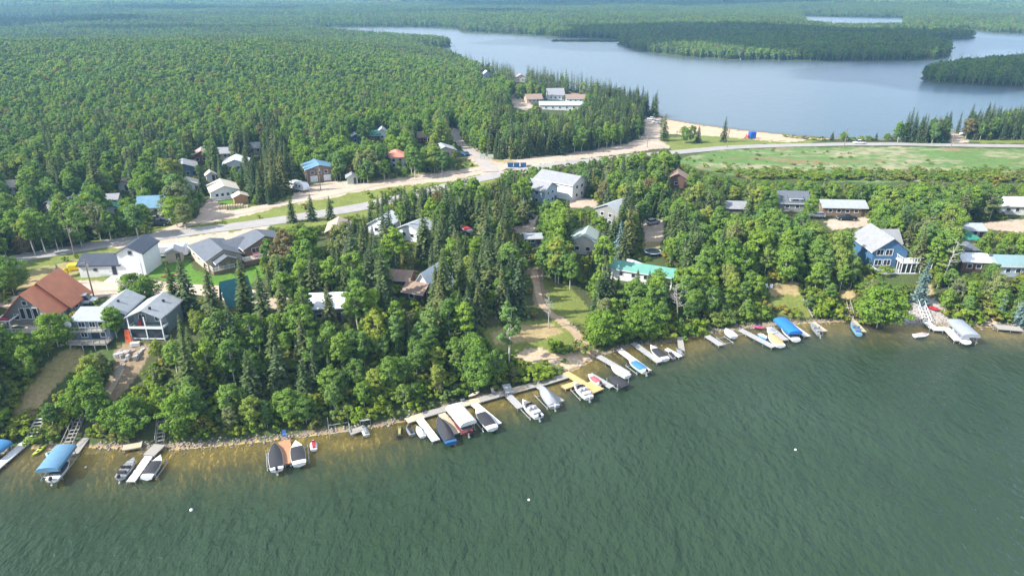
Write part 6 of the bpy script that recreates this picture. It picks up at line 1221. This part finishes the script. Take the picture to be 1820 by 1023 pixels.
LX = np.array([(a, b) for _, a, b in LAND]); used = {}
def near_label(x, y, adj):
    dd = np.hypot(LX[:, 0] - x, LX[:, 1] - y)
    for i in np.argsort(dd)[:7]:
        if dd[i] > 42: break
        dx, dy = x - LX[i, 0], y - LX[i, 1]
        side = ('right of' if dx > 0 else 'left of') if abs(dx) > abs(dy) else ('behind' if dy > 0 else 'in front of'); key = (i, side, adj); k = used.get(key, 0)
        if k < 7: used[key] = k + 1; return f'{ordinal(k)} {adj} {side} {LAND[i][0]}'
    return None
def zone(x, y):
    d = float(shore_d(np.array([x]), np.array([y]))[0])
    if y > 262: return 'in the far woods beyond the highway' if x > -20 else 'at the edge of the left forest'
    if d < 16: return 'on the wooded bank left of the launch' if x < 5 else 'on the wooded bank right of the launch'
    if d < 45: return 'in the woods between the left cottages and the launch' if x < 0 else 'in the woods behind the right shore'
    return 'in the village woods left of the gravel lot' if x < 30 else 'in the village woods right of the gravel lot'
A = [np.concatenate([a, b]) for a, b in zip(T1, T1b)]
x, y, z, h, rad, con, kk = A
u, v, dep = project(x, y, z + h * 0.6); size = h * rad / dep ** 2; vis_ = (u > -30) & (u < PW + 30)
taken = np.zeros(len(x), bool); rots = rng.uniform(0, 6.28, len(x))
for kind, sel in (('spruce', con), ('aspen', ~con)):
    idx = np.nonzero(sel & vis_)[0]; idx = idx[np.argsort(-size[idx])][:265]; taken[idx] = True
    idx = idx[np.argsort(y[idx])]
    for i in idx:
        adj = ('tall ' if h[i] > 10.5 else 'small ' if h[i] < 6.5 else 'middling ') + ('dark spruce' if kind == 'spruce' else 'leafy aspen')
        lab = near_label(x[i], y[i], adj); zn = zone(x[i], y[i]); g = ('spruces ' if kind == 'spruce' else 'leafy trees ') + zn
        tree_thing(kind + '_tree', lab or f'{adj} {zn}', kind + ' tree', x[i], y[i], z[i], h[i], rad[i], PROTO[kind][kk[i] % len(PROTO[kind])], rots[i], g)
# ------------------------------------------------------------------ forests as masses
def instancer(name, label, cat, meshes, pos, scl, rot, idx):
    coll = bpy.data.collections.new(name + '_forms')
    for k, me in enumerate(meshes): coll.objects.link(bpy.data.objects.new(f'{name}_form_{k:02d}', me))
    me = bpy.data.meshes.new(name); me.vertices.add(len(pos)); me.vertices.foreach_set('co', np.asarray(pos, np.float32).ravel())
    for an, typ, dat, key in (('scl', 'FLOAT_VECTOR', scl, 'vector'), ('rot', 'FLOAT', rot, 'value'), ('idx', 'INT', idx, 'value')):
        a = me.attributes.new(an, typ, 'POINT'); a.data.foreach_set(key, np.asarray(dat, np.int32 if typ == 'INT' else np.float32).ravel())
    o = link(name, me); tag(o, label, cat, kind='stuff')
    ng = bpy.data.node_groups.new(name + '_nodes', 'GeometryNodeTree'); ng.interface.new_socket('Geometry', in_out='INPUT', socket_type='NodeSocketGeometry'); ng.interface.new_socket('Geometry', in_out='OUTPUT', socket_type='NodeSocketGeometry')
    N = ng.nodes; L = ng.links; gi = N.new('NodeGroupInput'); go = N.new('NodeGroupOutput'); ip = N.new('GeometryNodeInstanceOnPoints'); ci = N.new('GeometryNodeCollectionInfo'); ci.inputs['Collection'].default_value = coll; ci.inputs['Separate Children'].default_value = True; ci.inputs['Reset Children'].default_value = True
    def attr(n, t): q = N.new('GeometryNodeInputNamedAttribute'); q.data_type = t; q.inputs['Name'].default_value = n; return q.outputs[0]
    cx = N.new('ShaderNodeCombineXYZ'); L.new(attr('rot', 'FLOAT'), cx.inputs[2])
    L.new(gi.outputs[0], ip.inputs['Points']); L.new(ci.outputs[0], ip.inputs['Instance']); ip.inputs['Pick Instance'].default_value = True
    L.new(attr('idx', 'INT'), ip.inputs['Instance Index']); L.new(cx.outputs[0], ip.inputs['Rotation']); L.new(attr('scl', 'FLOAT_VECTOR'), ip.inputs['Scale']); L.new(ip.outputs[0], go.inputs[0])
    md = o.modifiers.new('instances', 'NODES'); md.node_group = ng; return o
def mass(name, label, T, sel, fa, fs):
    x, y, z, h, rad, con, k = [a[sel] for a in T]; na, ns = len(PROTO[fa]), len(PROTO[fs]); ka, ks = k % na, k % ns
    ref_h = np.where(con, np.array([q[0] for q in PROTO[fs]])[ks], np.array([q[0] for q in PROTO[fa]])[ka]); ref_r = np.where(con, np.array([q[1] for q in PROTO[fs]])[ks], np.array([q[1] for q in PROTO[fa]])[ka])
    scl = np.stack([rad / ref_r, rad / ref_r, h / ref_h], 1)
    print('MASS', name, len(x))
    return instancer(name, label, 'forest', [q[4] for q in PROTO[fa]] + [q[4] for q in PROTO[fs]], np.stack([x, y, z], 1), scl, rng.uniform(0, 6.28, len(x)), np.where(con, ks + na, ka))
mass('woods', 'smaller and more distant trees of the mixed woods around the village', A, ~taken, 'aspen', 'spruce')
mass('forest', 'broad green aspen forest rolling back on the left and islands', T2, np.ones(len(T2[0]), bool), 'far_aspen', 'far_spruce')
mass('far_forest', 'far forest on the other side of the upper lake', T3, np.ones(len(T3[0]), bool), 'far_aspen', 'far_spruce')
fx, fy = grid_pts(2600, 9500, 34, 42); fz = height(fx, fy); m = fz > 0.5; fx, fy, fz = fx[m], fy[m], fz[m]
print('MASS distant', len(fx))
instancer('distant_forest', 'blue-green forest covering the hills on the horizon', 'forest', PATCH, np.stack([fx, fy, fz], 1), np.repeat(rng.uniform(0.9, 1.25, (len(fx), 1)), 3, 1), rng.uniform(0, 6.28, len(fx)), rng.integers(0, 4, len(fx)))
# ------------------------------------------------------------------ shrubs and undergrowth
def shrubs(r0, r1, cell, dmax, hmin, hmax, prob=1.0, px=None):
    x, y = grid_pts(r0, r1, cell); m = rng.uniform(size=len(x)) < prob; x, y = x[m], y[m]; z = height(x, y); d = shore_d(x, y); m = (z > 0.25) & (d > 0.9) & (d < dmax); x, y, z = x[m], y[m], z[m]
    h = rng.uniform(hmin, hmax, len(x)); r = h * rng.uniform(0.55, 0.8, len(x)); ok = allowed(x, y, z, h, r, np.zeros(len(x), bool), 0.7); return [a[ok] for a in (x, y, z, h, r)]
S1 = shrubs(95, 200, 2.1, 17, 1.3, 2.9); S2 = shrubs(100, 330, 3.0, 400, 0.9, 2.6, 0.85)
sx, sy, sz, sh, sr = [np.concatenate([a, b]) for a, b in zip(S1, S2)]
SP_SH = [(985,622,2.4,2.2),(1000,628,2.2,2.0),(1030,625,2.6,2.2),(970,668,2.2,2.6),(945,672,2.4,2.6),(920,668,2.2,2.2),(960,655,1.6,1.8),(990,660,1.5,1.6),(1395,243,1.2,2.2),(1412,245,1.5,2.4),(1430,247,1.6,2.4),(1448,249,1.8,2.4),(1462,250,2.4,2.2),(1512,250,2.2,2.4),(1530,250,2.4,2.4),(1545,250,2.6,2.4),(1590,249,3,2.6),(1460,562,4.0,2.6),(1440,548,3.4,2.4),(1482,556,3.6,2.4),(1470,540,3.4,2.4),(1492,566,3.0,2.2),(1702,566,4.2,3.0),(1722,574,3.6,2.6),(1692,546,3.8,2.6),(1748,560,3.6,2.6),(1735,548,4,2.8),(1240,588,3.0,2.4),(1222,598,3.0,2.2),(1268,578,3.2,2.4),(1292,572,3.4,2.4),(1155,604,3.2,2.4),(1180,600,3.0,2.4),(1330,572,3.4,2.4),(1355,568,3.2,2.2),(1540,574,2.6,2.0),(1392,556,1.8,1.8),(1412,560,1.8,1.8),(45,748,1.6,2.0),(30,760,1.8,2.0),(90,765,2.2,1.8),(100,750,2.2,1.8),(1004,643,0.8,0.8)]
for u_, v_, hh, rr in SP_SH:
    p = P(u_, v_); sx = np.append(sx, p.x); sy = np.append(sy, p.y); sz = np.append(sz, p.z); sh = np.append(sh, hh); sr = np.append(sr, rr)
# low bushes scattered over the meadow, reeds on the sand spit
mx_, my_ = grid_pts(240, 340, 2.6); mz_ = height(mx_, my_); uu_, vv_, _ = project(mx_, my_, mz_); q_ = in_poly(uu_, vv_, [(1195,286),(1270,270),(1400,265),(1830,268),(1830,326),(1320,318)]) & (rng.uniform(size=len(mx_)) < 0.08 + 0.6 * sstep(288, 318, vv_))
n_ = q_.sum(); hh_ = rng.uniform(0.4, 1.1, n_) * (1 + 1.6 * sstep(295, 320, vv_[q_])); sx = np.append(sx, mx_[q_]); sy = np.append(sy, my_[q_]); sz = np.append(sz, mz_[q_]); sh = np.append(sh, hh_); sr = np.append(sr, hh_ * rng.uniform(0.8, 1.3, n_))
for k in range(160):
    a_, b_ = PZ(978 + 118 * rng.uniform() ** 0.8, 73.4 + rng.uniform(-0.5, 0.7), 0); hh_ = rng.uniform(1.0, 3.2); sx = np.append(sx, a_); sy = np.append(sy, b_); sz = np.append(sz, -0.1); sh = np.append(sh, hh_); sr = np.append(sr, hh_ * 1.4)
u, v, dep = project(sx, sy, sz + sh); size = sh * sr / dep ** 2 * (shore_d(sx, sy) < 17) * (u > -20) * (u < PW + 20); idx = np.argsort(-size)[:230]; tk = np.zeros(len(sx), bool); tk[idx] = True; idx = idx[np.argsort(sy[idx])]
rots = rng.uniform(0, 6.28, len(sx)); ks = rng.integers(0, 5, len(sx))
for i in idx:
    adj = ('big ' if sh[i] > 2.2 else 'low ') + 'leafy shrub'; zn = zone(sx[i], sy[i]); lab = near_label(sx[i], sy[i], adj)
    tree_thing('shrub', lab or f'{adj} {zn}', 'shrub', sx[i], sy[i], sz[i], sh[i], sr[i], PROTO['shrub'][ks[i]], rots[i], 'shrubs ' + zn, ('stem', 'foliage'))
m = ~tk; print('SHRUBS', m.sum())
instancer('undergrowth', 'low bushes and undergrowth beneath the trees', 'undergrowth', [q[4] for q in PROTO['shrub']], np.stack([sx, sy, sz], 1)[m], np.stack([sr[m] / 1.3, sr[m] / 1.3, sh[m] / 2.0], 1), rots[m], ks[m])

# ------------------------------------------------------------------ stones along the waterline and on the rock slope
def rock(seed):
    r_ = np.random.default_rng(seed); T, H = np.meshgrid(np.linspace(0, np.pi, 5), np.linspace(0, 2 * np.pi, 7)[:-1], indexing='ij'); w = r_.uniform(0.75, 1.2, T.shape); w[0] = w[0, 0]; w[-1] = w[-1, 0]
    V = np.stack([w * np.sin(T) * np.cos(H), w * np.sin(T) * np.sin(H) * 0.8, w * np.cos(T) * 0.6], -1).reshape(-1, 3); i = np.arange(30).reshape(5, 6); F = np.stack([i[:-1], i[1:], np.roll(i[1:], -1, 1), np.roll(i[:-1], -1, 1)], -1).reshape(-1, 4); return V, F
ROCKS = [np_mesh('stone_form', *rock(900 + k), [mat('field_stone', (0.24, 0.215, 0.195), 0.9, var=0.2, scale=2, rnd=0.35)], False) for k in range(4)]
rx_ = rng.uniform(SHORE[:, 0].min() + 30, SHORE[:, 0].max() - 20, 2600); dens = np.interp(rx_, [-100, -60, -20, -6, -2, 14, 18, 40, 78, 92, 118], [0.5, 0.9, 0.7, 0.5, 0.0, 0.0, 0.5, 0.8, 0.6, 1.0, 0.5]); m = rng.uniform(size=len(rx_)) < dens; rx_ = rx_[m]
ry_ = np.interp(rx_, SHORE[:, 0], SHORE[:, 1]) + 0.6 + rng.normal(0, 0.75, len(rx_))
sl_x, sl_y = grid_pts(120, 175, 0.62); su_, sv_, _ = project(sl_x, sl_y, height(sl_x, sl_y)); q_ = in_poly(su_, sv_, AREAS[[a[0] for a in AREAS].index(ROCK)][1]) & (rng.uniform(size=len(sl_x)) < 0.75); rx_ = np.append(rx_, sl_x[q_]); ry_ = np.append(ry_, sl_y[q_])
rz_ = height(rx_, ry_); rs_ = rng.uniform(0.10, 0.26, len(rx_)) * np.where(rng.uniform(size=len(rx_)) < 0.1, 1.6, 1)
print('ROCKS', len(rx_))
instancer('shore_stones', 'grey stones strewn along the waterline and rock slope', 'stones', ROCKS, np.stack([rx_, ry_, rz_ + 0.05], 1), np.repeat(rs_[:, None], 3, 1), rng.uniform(0, 6.28, len(rx_)), rng.integers(0, 4, len(rx_)))
# ------------------------------------------------------------------ cumulus clouds above the frame, whose shadows lie on the island and the hills
def cloud(u, v, rx, ry, alt, label, seed):
    gx, gy = PZ(u, v, 0); t = alt / SUN_DIR.z; cx, cy, cz = gx + SUN_DIR.x * t, gy + SUN_DIR.y * t, alt; r_ = np.random.default_rng(seed); parts = []
    for k in range(16):
        a = r_.uniform(0, 6.28); q = r_.uniform(0, 1) ** 0.6; px_, py_ = math.cos(a) * q * rx * 0.72, math.sin(a) * q * ry * 0.72; s = r_.uniform(0.28, 0.46) * min(rx, ry) * (1.25 - 0.5 * q)
        th = np.linspace(0, np.pi, 9); ph = np.linspace(0, 2 * np.pi, 15)[:-1]; T, H = np.meshgrid(th, ph, indexing='ij'); w = 1 + 0.16 * np.sin(3 * H + 5 * T + k) + 0.1 * np.sin(7 * T + 2 * k)
        V = np.stack([px_ + s * w * np.sin(T) * np.cos(H) * max(rx / ry, 1) ** 0.7, py_ + s * w * np.sin(T) * np.sin(H), np.maximum(s * 0.7 * w * np.cos(T), -0.12 * s)], -1).reshape(-1, 3); i = np.arange(9 * 14).reshape(9, 14)
        F = np.stack([i[:-1], np.roll(i[:-1], -1, 1), np.roll(i[1:], -1, 1), i[1:]], -1).reshape(-1, 4); parts.append((V, F))
    V, F = join(parts); o = link('cloud', np_mesh('cloud', V, F, [mat('cloud_white', (0.85, 0.86, 0.88), 1.0)], True), None, (cx, cy, cz)); tag(o, label, 'cloud', 'cumulus clouds overhead', 'stuff')
cloud(1330, 74, 420, 300, 1100, 'white cumulus cloud shading the wooded island', 1)
cloud(1790, 135, 190, 130, 1000, 'small white cumulus cloud shading the right-hand islet', 2)
cloud(1150, 16, 1500, 420, 1500, 'broad white cumulus cloud shading the far blue ridge', 3)
cloud(60, 47, 330, 110, 1200, 'white cumulus cloud shading the far left lowland', 4)
cloud(300, 60, 260, 60, 1300, 'thin white cumulus cloud shading the marsh edge', 6)
cloud(640, 5, 1300, 420, 1700, 'far white cumulus cloud shading the left horizon hills', 5)
cloud(1330, 19, 520, 170, 1400, 'white cumulus cloud shading the ridge behind the pond', 7)
cloud(860, 33, 380, 90, 1300, 'white cumulus cloud shading the wood beyond the channel', 8)
cloud(330, 26, 520, 120, 1400, 'white cumulus cloud shading the middle left hills', 9)
cloud(1690, 10, 900, 260, 1600, 'white cumulus cloud shading the far right hills', 10)
# ------------------------------------------------------------------ haze
def build_haze(x0=-9000, x1=9000, y0=-60, y1=11600, z0=-9, z1=170):
    mb = MB().box(x0, x1, y0, y1, z0, z1)
    m = bpy.data.materials.new('haze'); m.use_nodes = True; nt = m.node_tree
    for n in list(nt.nodes): nt.nodes.remove(n)
    out = nt.nodes.new('ShaderNodeOutputMaterial'); v = nt.nodes.new('ShaderNodeVolumePrincipled')
    v.inputs['Density'].default_value = 0.00021; v.inputs['Color'].default_value = (0.32, 0.64, 1.0, 1); v.inputs['Anisotropy'].default_value = 0.15
    nt.links.new(v.outputs[0], out.inputs['Volume'])
    tag(mb.build('haze', m), 'thin pale blue summer haze over the forest and lakes', 'haze', kind='stuff')
build_haze()
